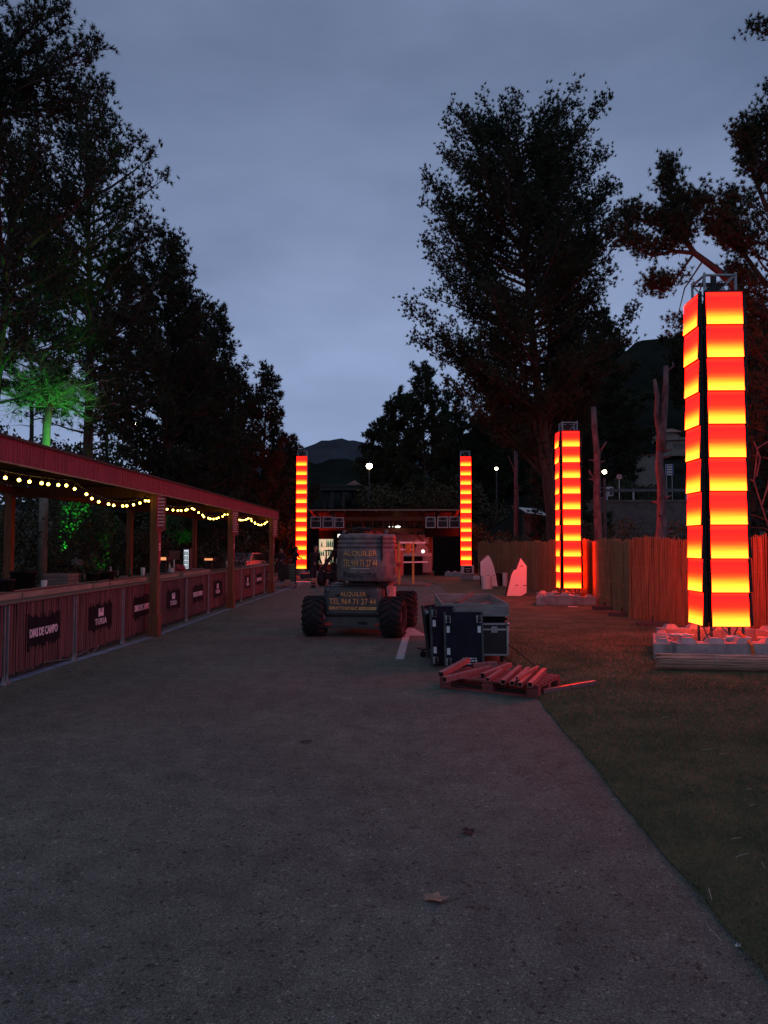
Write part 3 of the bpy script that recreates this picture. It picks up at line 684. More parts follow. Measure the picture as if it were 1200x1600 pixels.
# ------------------------------------------------------------------ bar counters
def counter(label, y, sign, seed, sign_w=.93):
    random.seed(seed)
    t = thing('bar_counter', label, 'bar counter', (-4.85, y, 0), 0, 'bar counters with cane fronts under the canopy')
    Lc = 1.9
    b = MB(); b.box(-.62, .035, .0, Lc - .006, .965, 1.0); b.build('counter_top', 'counter', t, bevel=.006, seg=1)
    for yy_ in (.03, Lc - .05):
        b = MB(); b.box(.006, .030, yy_ - .006, yy_ + .012, .03, .955); b.box(0, .05, yy_ - .02, yy_ + .028, .0, .03); b.build('frame_leg', 'galv', t)
        b = MB(); b.box(-.60, -.56, yy_ - .02, yy_ + .02, 0, .96); b.build('frame_leg', 'galv', t)
    b = MB(); b.box(-.03, -.012, .02, Lc - .02, .12, .955); b.build('front_board', 'roof_dark', t)
    # canes, broken where the sign sits behind their ragged ends
    sy0, sy1 = (Lc - sign_w)/2 + .03, (Lc + sign_w)/2 + .03; sz0, sz1 = .34, .775
    mb = MB(); s = .035
    while s < Lc - .03:
        r = random.uniform(.007, .015); x = random.uniform(-.012, .010); ln = random.gauss(0, .006)
        def stick(z0, z1):
            vs = []
            for z in (z0, z1):
                o = ln*(z-.1)
                for a in (-90, -30, 30, 90): vs.append((x + r*math.cos(R(a)), s + r + o + r*math.sin(R(a)), z))
            mb.add(vs, [(0,1,5,4),(1,2,6,5),(2,3,7,6),(0,3,2,1),(4,5,6,7)])
        lo, hi = .10 + random.uniform(-.03, .02), .958
        if sign and sy0 < s + r < sy1:
            stick(lo, sz0 + random.uniform(-.015, .05)); stick(sz1 - random.uniform(-.015, .05), hi)
        else: stick(lo, hi)
        s += 2*r + random.choice((0, .001, .003, .006, .010))
    stuffed(mb.build('front_canes', 'cane', t))
    if sign:
        b = MB(); b.box(-.011, .004, sy0 - .01, sy1 + .01, sz0 - .03, sz1 + .03); sg = b.build('sign_board', 'board', t)
        yc = (sy0 + sy1)/2; rot = (R(90), 0, R(90))
        if sign == 'DIAS':
            # cut-out style capitals
            inst('lettering', TXT_DIAS, sg, (.007, yc, .545), rot)
        else:
            inst('lettering', TXT_TURIA, sg, (.007, yc, .48), rot)
            e = MB()  # small twin tower emblem
            e.box(.004, .010, yc - .095, yc - .025, .56, .66); e.box(.004, .010, yc + .025, yc + .095, .56, .66)
            e.box(.004, .010, yc - .0249, yc + .0249, .575, .625)
            for q in (-.095, -.047, .025, .073): e.box(.004, .010, yc + q, yc + q + .022, .6601, .69)
            e.build('emblem', 'print', sg)
    return t
TXT_DIAS = text_fit('DIAS DE CAMPO', .78, .115, 'print', depth=.006, bold=.005, spacing=.96)
TXT_TURIA = text_fit('TURIA', .46, .10, 'print', depth=.006, bold=.001, spacing=1.12)
seqc = [(5.2, None, 'cane fronted bar counter at the near end of the bar, out beyond the first post'), (7.1, 'TURIA', 'bar counter just before the first whole sign panel at the picture edge'),
  (9.0, 'DIAS', 'nearest cane bar counter with a whole DIAS DE CAMPO sign'), (10.9, 'TURIA', 'bar counter with TURIA sign under the shallow string of bulbs before the first post'),
  (12.8, 'DIAS', 'bar counter with DIAS DE CAMPO sign partly hidden by the nearest post'), (14.7, 'TURIA', 'TURIA bar counter just behind the nearest post'),
  (16.6, 'DIAS', 'DIAS DE CAMPO counter midway between the nearest post and the middle post'), (18.5, 'TURIA', 'TURIA bar counter just in front of the middle post'),
  (20.4, None, 'plain cane bar counter hidden half behind the middle post, no sign'), (22.3, 'TURIA', 'TURIA bar counter first beyond the middle post'),
  (24.2, 'DIAS', 'farthest bar counter with a DIAS DE CAMPO sign'), (26.1, 'TURIA', 'last TURIA bar counter at the far end post')]
for i, (y, s_, lab) in enumerate(seqc): counter(lab, y, s_, 100 + i)
# loose cable hanging below the nearest fronts
b = MB(); b.tube([(-4.80, 9.9, .13), (-4.79, 10.7, .06), (-4.79, 11.2, .10), (-4.79, 11.35, .045), (-4.80, 11.45, .02), (-4.80, 11.6, .07), (-4.80, 11.75, .12)], .003, 5)
tag(b.build('power_cable', 'galv'), 'thin pale cable looping out under the cane front of the bar', 'cable')
# serving ledges lying on the counters
def ledge(label, y0, y1, x=-5.04, m='wood_pale', red=True, h=.075):
    t = thing('bottle_tray', label, 'tray', (x, y0, 1.0), 0, 'low trays standing on the bar counters')
    Lc = y1 - y0; b = MB(); b.box(-.34, -.315, 0, Lc, 0, h); b.build('side', m, t); b = MB(); b.box(-.025, 0, 0, Lc, 0, h); b.build('side', m, t)
    b = MB(); b.box(-.314, -.026, 0, .02, 0, h); b.box(-.314, -.026, Lc-.02, Lc, 0, h); b.build('tray_end', m, t)
    b = MB(); b.box(-.314, -.026, .021, Lc-.021, 0, h-.007); b.build('tray_top', 'cane_fascia' if red else 'black', t)  # red ones: the red light on the timber top, put into its colour
    return t
ledge('pale short tray on the counter nearest the picture edge', 9.02, 9.75)
ledge('long tray with painted red-lit top on the near counter, left of the short pale box', 9.78, 12.0)
ledge('pale tray end to end with the long one before the nearest post', 12.05, 12.7, m='wood_pale', red=False)
ledge('tray with painted red-lit top on the counter just before the nearest post', 12.75, 14.6)
ledge('pale tray on the counter just behind the nearest post', 14.75, 16.7, red=False)
ledge('tray on the counter between nearest and middle post', 16.9, 19.3, x=-5.0)
# buckets, pots and plants on the counters
def bucket(label, x, y, r=.13, h=.22, plant=0, z=1.0, m='black'):
    t = thing('bucket' if not plant else 'plant_pot', label, 'bucket' if not plant else 'plant pot', (x, y, z))
    b = MB(); b.lathe([(0.001, 0), (r*.78, 0), (r, h), (r*1.06, h), (r*1.06, h-.02), (r*.96, h-.025), (r*.74, .012), (.001, .012)], 20); b.build('bowl' if not plant else 'pot', m, t, smooth=True)
    if plant:
        P = []
        for _ in range(60):
            a = random.uniform(0, 6.28); rr_ = random.uniform(0, r*1.3); P.append((rr_*math.cos(a), rr_*math.sin(a), h + random.uniform(0, plant)))
        inst('foliage', leaves(np.array(P), .11, 'leaf', 'foliage'), t)
        b = MB()
        for _ in range(5): a = random.uniform(0, 6.28); b.tube([(0, 0, h*.5), (.07*math.cos(a), .07*math.sin(a), h + plant*.8)], .004, 4)
        b.build('stems', 'bark', t)
    return t
p = AT(38, 913, 9.55); bucket('large black bucket on the nearest counter by the short tray', -5.43, 10.0, .15, .24)
bucket('black planter with sparse plant near the front of the second counter', -5.44, 12.95, .12, .22, .25)
bucket('wide black bucket on the counter before the nearest post', -5.5, 13.6, .2, .22)
bucket('small black bucket on a back counter under the trees', -6.6, 12.8, .22, .30, z=.95)
# back counter and clutter behind the bar
def back_bench(label, y0, y1, x=-6.9):
    t = thing('work_bench', label, 'bench', (x, y0, 0), 0, 'work benches behind the bar'); Lb = y1 - y0
    b = MB(); b.box(-.35, .35, 0, Lb, .87, .91); b.build('bench_top', 'wood_grey', t)
    for yy_ in (.05, Lb-.05):
        for xx_ in (-.3, .3): b = MB(); b.box(xx_-.03, xx_+.03, yy_-.03, yy_+.03, 0, .87); b.build('leg', 'wood_grey', t)
    b = MB(); b.box(-.33, .33, .1, Lb-.1, .4, .43); b.build('shelf', 'wood_grey', t)
    return t
back_bench('grey work bench behind the nearest counters with crates on it', 8.5, 12.4)
back_bench('work bench behind the bar beyond the nearest post', 14.6, 19.2)
back_bench('far work bench behind the bar near the middle post', 20.8, 25.5)
def crate(name, label, x, y, z, sx, sy, sz, m, cat='crate', rz=0, group=None):
    t = thing(name, label, cat, (x, y, z), rz, group); b = MB(); k = max(2, int(sz/.07))
    for q in range(k):
        z0_, z1_ = sz*q/k + .008, sz*(q+1)/k - .004
        for yy_ in (-sy/2, sy/2 - .012): b.box(-sx/2, sx/2, yy_, yy_+.012, z0_, z1_)
        for xx_ in (-sx/2, sx/2 - .012): b.box(xx_, xx_+.012, -sy/2 + .013, sy/2 - .013, z0_, z1_)
    b.build('slats', m, t)
    b = MB()
    for xx_ in (-sx/2 + .013, sx/2 - .035):
        for yy_ in (-sy/2 + .013, sy/2 - .035): b.box(xx_, xx_+.022, yy_, yy_+.022, 0, sz)
    b.box(-sx/2+.013, sx/2-.013, -sy/2+.013, sy/2-.013, 0, .008); b.build('frame', m, t); return t
crate('bottle_crate', 'slatted red brown bottle crate on the bench behind the nearest counters', -6.9, 10.2, .91, .6, .9, .14, 'wood_red')
crate('bottle_crate', 'low slatted crate farther along the bench before the nearest post', -6.9, 11.6, .91, .5, .8, .12, 'wood_grey')
crate('bottle_crate', 'slatted wooden crate behind the nearest post', -6.8, 16.2, .91, .5, 1.2, .17, 'wood_red')
crate('bottle_crate', 'slatted wooden crate behind the middle counter beneath the green lit leaves', -6.9, 14.9, .91, .5, .5, .22, 'wood_grey')
for i, (x_, y_) in enumerate(((-6.7, 9.3), (-6.75, 9.42), (-6.66, 9.6), (-6.8, 12.2), (-6.7, 12.32), (-6.7, 15.5), (-6.8, 17.2), (-6.7, 17.35), (-6.75, 18.3), (-6.8, 21.6), (-6.7, 22.4), (-6.8, 23.7))):
    b = MB(); b.lathe([(.001, 0), (.036, 0), (.038, .02), (.038, .17), (.015, .22), (.014, .29), (.001, .29)], 12); tag(b.build('bottle', 'bottle' if i % 3 else 'plastic_w', None, smooth=True, loc=(x_, y_, .911)), 'bottle standing on a work bench behind the bar', 'bottle', 'bottles on the benches behind the bar')
for i, (x_, y_, h_) in enumerate(((-5.5, 11.3, .16), (-5.55, 15.8, .22), (-5.5, 17.6, .15), (-5.5, 23.3, .2))):
    b = MB(); b.lathe([(.001, 0), (.035, 0), (.046, h_), (.040, h_), (.030, .01), (.001, .01)], 14); tag(b.build('cup_stack', 'plastic_w', None, smooth=True, loc=(x_, y_, 1.001)), ('stack of pale cups on the second counter from the picture edge', 'taller stack of pale cups behind the nearest post', 'short stack of pale cups midway to the middle post', 'stack of pale cups beyond the middle post')[i], 'cups', 'cup stacks on the bar')
# lit tills and fridges
def screen_box(label, px, py, Y, w, h, m, zc=None, cat='till', name='till', legs=.2):
    p = AT(px, py, Y); t = thing(name, label, cat, (p.x, p.y, p.z))
    b = MB(); b.box(-w/2-.03, w/2+.03, .0, .3, -h/2-.03, h/2+.03); b.build('housing', 'black', t, bevel=.01)
    b = MB(); b.box(-w/2, w/2, -.006, -.001, -h/2, h/2); b.build('display', m, t)
    b = MB(); b.box(-.06, .06, .08, .2, -(p.z-1.0), -h/2-.031); b.box(-w*.45, w*.45, 0, .3, -(p.z-1.0), -(p.z-1.0)+.03); b.build('stand', 'black', t)
    return t
screen_box('till with a lit orange display right beside the nearest post', 253, 873, 17.2, .20, .07, 'screen')
screen_box('till with a lit orange display before the middle post', 326, 874, 21.5, .24, .06, 'screen')
p = AT(291, 876, 19.5); t = thing('drinks_fridge', 'narrow lit drinks fridge glowing white on the bar', 'fridge', (p.x, p.y, 1.0))
b = MB(); b.box(-.09, .09, 0, .25, 0, .62); b.build('cabinet', 'dark_grey', t, bevel=.01)
b = MB(); b.box(-.06, .06, -.006, -.001, .08, .58); b.build('lit_door', 'screen_white', t)
b = MB()
for z in (.2, .32, .44): b.box(-.06, .06, -.012, -.0065, z, z+.012)
for q in range(3):
    for z in (.09, .215, .335, .455): b.box(-.05+q*.036, -.03+q*.036, -.010, -.0065, z, z+.08)
b.build('shelf', 'dark_grey', t)
p = AT(272, 868, 18.6); t = thing('card_sign', 'small brown card sign standing on the bar by the lit fridge', 'sign', (p.x, p.y, 1.0)); b = MB(); b.box(-.13, .13, 0, .02, .34, .56); b.build('card', 'wood_red', t); b = MB(); b.box(-.015, .015, 0, .02, 0, .34); b.build('stick', 'plastic_w', t)
crumple('cloth_bundle', 'dark red cloth bundle on the bar between till and lit fridge', (AT(279, 884, 18.8).x, 18.8, 1.09), .18, .15, .13, 'cane_fascia', 'cloth')

# festoon lights under the fascia
fl = thing('festoon_lights', 'string of warm glowing bulbs swagged under the cane fascia', 'string lights', (-4.76, 7.55, 0))
att = [7.55, 10.55, 13.75, 16.8, 19.95, 23.1, 26.25]; cab = []; bulbs = []
bm_ = MB(); bm_.ico((0, 0, 0), .021, 2); BULB = bm_.mesh('bulb', 'bulb', smooth=True)
sk = MB(); sk.tube([(0, 0, .03), (0, 0, .075)], .014, 8); SOCK = sk.mesh('socket', 'black')
for i in range(len(att)-1):
    a, b_ = att[i], att[i+1]; nb = 11; sag = (.05, .20, .13, .20, .12, .18)[i]
    for k in range(nb + 1):
        t_ = k/nb; z = 2.64 - sag*4*t_*(1-t_)
        cab.append((random.uniform(-.01, .01), a + (b_-a)*t_ - 7.55, z))
        if k < nb: bulbs.append((random.uniform(-.03, .03), a + (b_-a)*(t_ + .5/nb) - 7.55, 2.64 - sag*4*(t_+.5/nb)*(1-t_-.5/nb) - .08))
b = MB(); b.tube(cab, .006, 5); b.build('cable', 'black', fl)
for q in bulbs:
    o = inst('bulb', BULB, fl, q); inst('socket', SOCK, o)
# ------------------------------------------------------------------ boom lift
lf = thing('boom_lift', 'dusty grey boom lift seen from behind with yellow hire lettering', 'boom lift', (-.885, 13.9, 0), R(-8))
def wheel(parent, x, y, side, rz=0):
    w = .40; r = .375
    Mx = Matrix.Translation((x, y, r)) @ Matrix.Rotation(rz, 4, 'Z') @ Matrix.Rotation(R(90), 4, 'Y')
    wh = bpy.data.objects.new('wheel', None); COL.objects.link(wh); wh.parent = parent
    b = MB(); h = w/2
    b.lathe([(.19, -h*.8), (.25, -h*.95), (.31, -h*.98), (.342, -h*.8), (.348, 0), (.342, h*.8), (.31, h*.98), (.25, h*.95), (.19, h*.8)], 32, Mx, True); b.build('tyre', 'rubber', wh, smooth=True)
    b = MB()
    n = 18
    for k in range(n):
        for s_ in (-1, 1):
            a0 = 2*math.pi*(k + (.25 if s_ > 0 else -.25))/n; pts = []
            for j in range(4):
                f = j/3; zz = s_*(.01 + f*(h*.99)); aa = a0 + f*.34*1
                for da in (-.055, .055):
                    for rr_ in ((.335, .378) if j < 3 else (.31, .352)): pts.append(Mx @ Vector((rr_*math.cos(aa+da), rr_*math.sin(aa+da), zz)))
            fs = []
            for j in range(3):
                o = j*4; fs += [(o, o+4, o+5, o+1), (o+1, o+5, o+7, o+3), (o+3, o+7, o+6, o+2)]
            fs += [(0, 1, 3, 2), (12, 14, 15, 13)]
            b.add(pts, fs)
    b.build('tread_lugs', 'rubber', wh)
    b = MB(); b.lathe([(.001, side*.10), (.06, side*.11), (.07, side*.14), (.10, side*.14), (.11, side*.08), (.18, side*.07), (.20, side*.16), (.192, -side*.16), (.001, -side*.15)], 24, Mx); b.build('rim', 'rim', wh, smooth=True)
for x, y, s_, rz in ((-.745, 0, -1, R(4)), (.745, 0, 1, R(-3)), (-.74, 1.78, -1, 0), (.745, 1.78, 1, 0)): wheel(lf, x, y, s_, rz)
b = MB(); b.box(-.62, .62, -.06, .06, .30, .44); b.tube([(-.6, 0, .375), (.6, 0, .375)], .06, 10); b.build('front_axle', 'hood_dark', lf, bevel=.01)
b = MB(); b.box(-.62, .62, 1.70, 1.86, .30, .44); b.build('rear_axle', 'hood_dark', lf, bevel=.01)
b = MB(); b.box(-.52, .52, -.08, 1.95, .36, .86); b.build('chassis', 'hood_dark', lf, bevel=.03)
# chassis hood: bulged cover, sloping bottom
def loft(secs, name, m, parent, smooth=True):
    """secs: list of rings (same length lists of points)"""
    b_ = MB(); n = len(secs[0]); vs = [p for r in secs for p in r]; fs = []
    for i in range(len(secs)-1):
        for k in range(n): fs.append((i*n+k, i*n+(k+1) % n, (i+1)*n+(k+1) % n, (i+1)*n+k))
    fs.append(tuple(range(n))[::-1]); fs.append(tuple((len(secs)-1)*n + k for k in range(n)))
    b_.add(vs, fs); o = b_.build(name, m, parent)
    if smooth:
        for p in o.data.polygons: p.use_smooth = len(p.vertices) == 4
    return o
def rrect(cx, cz, hw, hh, r, y, n=5, bulge=0.0):
    pts = []
    for qx, qz, a0 in ((1, 1, 0), (-1, 1, 90), (-1, -1, 180), (1, -1, 270)):
        for k in range(n+1):
            a = R(a0 + 90*k/n); x = cx + qx*(hw-r) + r*math.cos(a); z = cz + qz*(hh-r) + r*math.sin(a); pts.append(Vector((x, y, z)))
    return pts
loft([rrect(0, .66, .57, .29, .10, .10), rrect(0, .66, .57, .29, .10, -.05), rrect(0, .66, .555, .275, .10, -.11), rrect(0, .655, .47, .225, .08, -.145), rrect(0, .65, .44, .20, .08, -.15)], 'hood', 'hood_dark', lf)
b = MB(); b.box(-.60, .60, -.14, .02, .16, .36); b.build('bumper', 'hood_dark', lf, bevel=.03)
for x in (-.56, .56): b = MB(); b.tube([(x, -.10, .33), (x*1.06, -.12, .42)], .05, 8); b.build('bumper_corner', 'hood', lf, bevel=0)
b = MB(); b.box(.10, .28, -.146, -.13, .23, .29); b.build('tow_slot', 'groove', lf)
for x in (-.27, .27): b = MB(); b.box(x-.055, x+.055, -.157, -.145, .745, .785); b.build('grip_slot', 'groove', lf)
for txt, w_, h_, x, z in (('ALQUILER.', .50, .098, .02, .79), ('TEL.964 71 27 44', .88, .105, 0, .66), ('BRICODEC', .55, .058, -.17, .535)):
    inst('lettering', text_fit(txt, w_, h_, 'yellow_txt', depth=.004, bold=.004 if h_ < .06 else .0), lf, (x, -.158, z), UP)
b = MB(); b.box(.125, .45, -.157, -.152, .508, .562); b.build('name_plate', 'yellow_txt', lf)
b = MB(); xq = .15
for w_ in (.022, .02, .024, .02, .028, .02, .022, .02):  # worn unreadable print on the plate
    b.box(xq, xq + w_*.55, -.159, -.1575, .520, .549); xq += w_ + .012
stuffed(b.build('plate_print', 'hood_dark', lf))
# cable hose over the hood corner
b = MB(); b.tube([(.52, -.09, .93), (.62, -.10, .90), (.64, -.12, .80), (.60, -.14, .62), (.57, -.13, .45), (.57, -.1, .3)], .016, 6); b.build('hose', 'rubber', lf, smooth=True)
# right hand side cover, ribbed
b = MB()
for k in range(9): b.box(.555, .60, .42 + k*.1, .49 + k*.1, .36, .90)
b.build('side_cover_ribs', 'plastic_w', lf, bevel=.008, seg=1)
b = MB(); b.box(.54, .57, .38, 1.36, .34, .93); b.build('side_cover', 'plastic_w', lf, bevel=.01)
b = MB(); b.box(-.5, .62, .2, 1.9, .93, .975); b.build('deck', 'hood_dark', lf, bevel=.008)
b = MB(); b.lathe([(.001, .975), (.42, .975), (.42, 1.035), (.001, 1.035)], 28, Matrix.Translation((.15, .75, 0))); b.build('turntable', 'groove', lf)
# turret counterweight
def plan(hw, y0, y1, rc, z, n=7, ins=0.0, cx=.22):
    pts = []; hw -= ins; y0 += ins
    for k in range(n+1):
        a = R(180 + 90*k/n); pts.append(Vector((cx - hw + rc + rc*math.cos(a), y0 + rc + rc*math.sin(a), z)))
    for k in range(n+1):
        a = R(270 + 90*k/n); pts.append(Vector((cx + hw - rc + rc*math.cos(a), y0 + rc + rc*math.sin(a), z)))
    pts = pts[:n+1] + [Vector((cx - (hw-rc) + 2*(hw-rc)*k/9, y0, z)) for k in range(1, 9)] + pts[n+1:]
    for p in pts: p.y += .16*((p.x - cx)/.555)**2
    pts += [Vector((cx + hw, y1, z)), Vector((cx - hw, y1, z))]; return pts
Z = [1.035, 1.06, 1.12, 1.60, 1.625, 1.63, 1.655, 1.66, 1.705, 1.71, 1.735, 1.74, 1.785, 1.79, 1.815, 1.82, 1.875, 1.905]
I = [.03, .008, 0, .006, .008, .024, .024, .010, .010, .028, .028, .014, .014, .032, .032, .018, .024, .06]
loft([plan(.555, -.33, .30, .20, z, ins=i_*(1 if z > 1.6 else 1)) for z, i_ in zip(Z, I)], 'counterweight', 'hood', lf)
b = MB()
pp = plan(.555, -.33, .30, .20, 1.2, cx=.22); 
b.box(.56, .585, -.30, -.10, 1.42, 1.87); b.build('corner_groove', 'groove', lf)
b = MB(); b.box(-.30, .76, .31, 1.3, 1.06, 1.72); b.build('turret_body', 'hood_dark', lf, bevel=.04)
def bow(x): return .16*((x - .22)/.555)**2
for txt, w_, h_, z, m_ in (('ALQUILER', .64, .115, 1.545, 'yellow_txt'), ('TEL.964 71 27 44', .64, .125, 1.375, 'yellow_txt'), ('haulotte', .62, .12, 1.17, 'groove')):
    me = text_fit(txt, w_, h_, m_, depth=.008)
    for v in me.vertices: v.co.z -= bow(v.co.x + .17)
    inst('lettering', me, lf, (.17, -.343, z), UP)
b = MB(); b.box(.0, .36, -.334, -.329, 1.268, 1.276); b.build('trim_line', 'plastic_w', lf)
for x in (-.18, .62): b = MB(); b.tube([(x, -.1, 1.89), (x, -.1, 1.94), (x+.02, -.05, 1.96)], .035, 6); b.build('lifting_eye', 'hood_dark', lf)
b = MB(); b.box(-.10, .30, -.1, .2, 1.906, 1.925); b.build('top_plate', 'wood_pale', lf)
for sx_ in (-1, 1):
    for zz in (.44, .88):
        b = MB(); b.tube([(sx_*.47, -.112, zz), (sx_*.47, -.135, zz)], .014, 6); b.build('bolt', 'galv', lf)
b = MB(); b.box(-.545, .545, -.118, -.108, .925, .935); b.build('panel_gap', 'groove', lf)
for zz in (1.09, 1.30): b = MB(); b.box(.765, .782, -.02, .06, zz, zz+.07); b.build('hinge', 'galv', lf)
b = MB(); b.box(-.335, -.318, -.05, .03, 1.35, 1.45); b.build('latch', 'galv', lf)
b = MB(); b.tube([(-.42, .0, .92), (-.48, -.04, .99), (-.38, .10, 1.02), (-.2, .2, .99)], .015, 6); b.tube([(.3, .1, 1.0), (.42, .0, .99), (.55, .06, .95)], .013, 6); b.build('hydraulic_hoses', 'rubber', lf, smooth=True)
b = MB(); b.box(-.53, -.40, -.155, -.141, .21, .26); b.build('reflector', 'sign_red', lf); b = MB(); b.box(.42, .53, -.155, -.141, .21, .26); b.build('reflector', 'sign_red', lf)
# folded arms over the turret
b = MB(); b.bar((.15, .1, 1.83), (.15, 2.6, 1.72), .16, .18); b.build('lower_boom', 'hood_dark', lf, bevel=.012)
b = MB(); b.bar((.15, 2.4, 1.90), (.12, -.0, 2.00), .12, .10); b.build('upper_boom', 'black', lf, bevel=.012)
b = MB(); b.tube([(-.12, .1, 1.93), (-.05, .0, 2.0), (.1, -.05, 2.02), (.32, .0, 2.0), (.40, .1, 1.94)], .022, 6); b.tube([(-.05, .1, 1.93), (.1, .0, 1.985), (.3, .05, 1.97)], .018, 6); b.build('hydraulic_hoses', 'rubber', lf, smooth=True)
# yellow platform basket at the right
bk = MB()
for x, y in ((.83, .15), (1.07, .35)): bk.bar((x, y, .95), (x, y, 1.78), .035)
bk.build('basket_post', 'yellow', lf)
b = MB(); b.bar((.83, .15, 1.75), (1.28, .55, 1.75), .035); b.bar((.83, .15, 1.62), (1.08, .37, 1.62), .025); b.bar((.9, .2, 1.38), (1.32, .58, 1.38), .025); b.build('basket_rail', 'plastic_w', lf)
b = MB(); b.box(.93, 1.03, .22, .34, 1.55, 1.74); b.build('control_box', 'orange', lf, bevel=.01)
b = MB(); b.box(.79, .90, .02, .12, 1.30, 1.38); b.build('amber_lamp', 'sign_red', lf, bevel=.02)
b = MB(); b.box(.72, 1.35, .1, .9, .935, .965); b.build('basket_floor', 'wood_red', lf)

# ------------------------------------------------------------------ flight cases, boards, pallet
fc = thing('flight_case', 'big black flight case with aluminium edges under the grey tray', 'flight case', (1.06, 10.72, .014))
fw, fd, fh = .92, 1.05, .44
b = MB(); b.box(-fw/2, fw/2, -.02, fd, .12, .12+fh); b.build('body', 'case_black', fc, bevel=.004)
b = MB()
for x in (-fw/2, fw/2):
    b.bar((x, -.02, .12), (x, -.02, .12+fh), .035)
for z in (.12, .12+fh, .12+fh*.82): b.bar((-fw/2, -.023, z), (fw/2, -.023, z), .028)
for z in (.12, .12+fh):
    for x in (-fw/2, fw/2): b.bar((x, 0, z), (x, fd, z), .03)
b.build('edge_trim', 'alu', fc, bevel=.003, seg=1)
for x in (.27, ): 
    b = MB(); b.box(x-.045, x+.045, -.048, -.035, .12+fh*.72, .12+fh*.92); l_ = b.build('latch', 'alu', fc, bevel=.004); b = MB(); b.tube([(x, -.055, .12+fh*.76), (x, -.055, .12+fh*.86)], .012, 6); b.build('latch_handle', 'galv', l_)
for x in (-fw/2, fw/2):
    b = MB(); b.ico((x, -.03, .12+fh), .03, 2); b.build('ball_corner', 'alu', fc, smooth=True)
    for y in (.1, fd-.1):
        b = MB(); Mx = Matrix.Translation((x*.85, y, .055)) @ Matrix.Rotation(R(90), 4, 'Y'); b.lathe([(.001, -.02), (.05, -.02), (.055, 0), (.05, .02), (.001, .02)], 16, Mx); b.box(x*.85-.03, x*.85+.03, y-.04, y+.04, .105, .119); b.build('caster', 'rubber', fc, smooth=False)
b = MB()
for k in range(6): b.box(fw/2+.016, fw/2+.026, .1, .8, .17 + k*.06, .20 + k*.06)
b.build('side_slats', 'wood_red', fc)
b2 = thing('flight_case', 'second black flight case standing behind, holding up the far end of the grey tray', 'flight case', (1.06, 11.95, .014))
b = MB(); b.box(-.46, .46, 0, .95, .10, .56); b.build('body', 'case_black', b2, bevel=.005)
b = MB()
for x in (-.46, .46):
    for z in (.1, .56): b.bar((x, 0, z), (x, .95, z), .03)
    b.bar((x, 0, .1), (x, 0, .56), .03)
b.build('edge_trim', 'alu', b2)
for x in (-.36, .36): b = MB(); b.tube([(x-.02, .2, .05), (x+.02, .2, .05)], .05, 14); b.build('caster', 'rubber', b2)
# black cloth sagging between case and tray
b = MB(); b.box(-.44, .46, -.03, 2.1, .0, .085); tag(b.build('stage_cloth', 'black_cloth', None, bevel=.03, loc=(1.06, 10.74, .59)), 'folded black cloth squeezed between flight case and grey tray', 'cloth')
# grey plank tray on top, long
tr = thing('plank_tray', 'long open tray of grey planks lying on the flight cases', 'tray', (1.06, 10.66, .68))
def pln(x0, x1, y0, y1, z0, z1, m='wood_grey', nm='plank', par=None): b_ = MB(); b_.box(x0, x1, y0, y1, z0, z1); return b_.build(nm, m, par or tr, bevel=.003, seg=1)
for k in range(3): pln(-.48, .48, 0, .022, .004 + k*.062, .060 + k*.062); pln(-.48, .48, 2.25, 2.272, .004 + k*.062, .060 + k*.062)
for k in range(3): pln(-.482, -.46, .024, 2.248, .004 + k*.062, .060 + k*.062, 'wood_grey'); pln(.46, .482, .024, 2.248, .004 + k*.062, .060 + k*.062)
for k in range(6): pln(-.455 + k*.153, -.31 + k*.153, .03, 2.24, .0, .016)
b = MB(); b.bar((-.20, 1.0, .12), (.10, 1.75, .22), .10, .03); tag(b.build('loose_plank', 'wood_red', None, loc=(1.06, 10.66, .68)), 'reddish plank sticking up out of the grey tray', 'plank')
b = MB(); b.bar((-.30, .35, .05), (.30, 1.0, .12), .12, .03); tag(b.build('loose_plank', 'wood_red', None, loc=(1.06, 10.66, .68)), 'dark plank lying flat across the middle of the grey tray', 'plank')
b = MB(); b.bar((-.40, .08, .04), (-.38, 2.1, .06), .08, .025); tag(b.build('loose_plank', 'wood_red', None, loc=(1.06, 10.66, .68)), 'pinkish plank lying along the road side of the grey tray', 'plank')
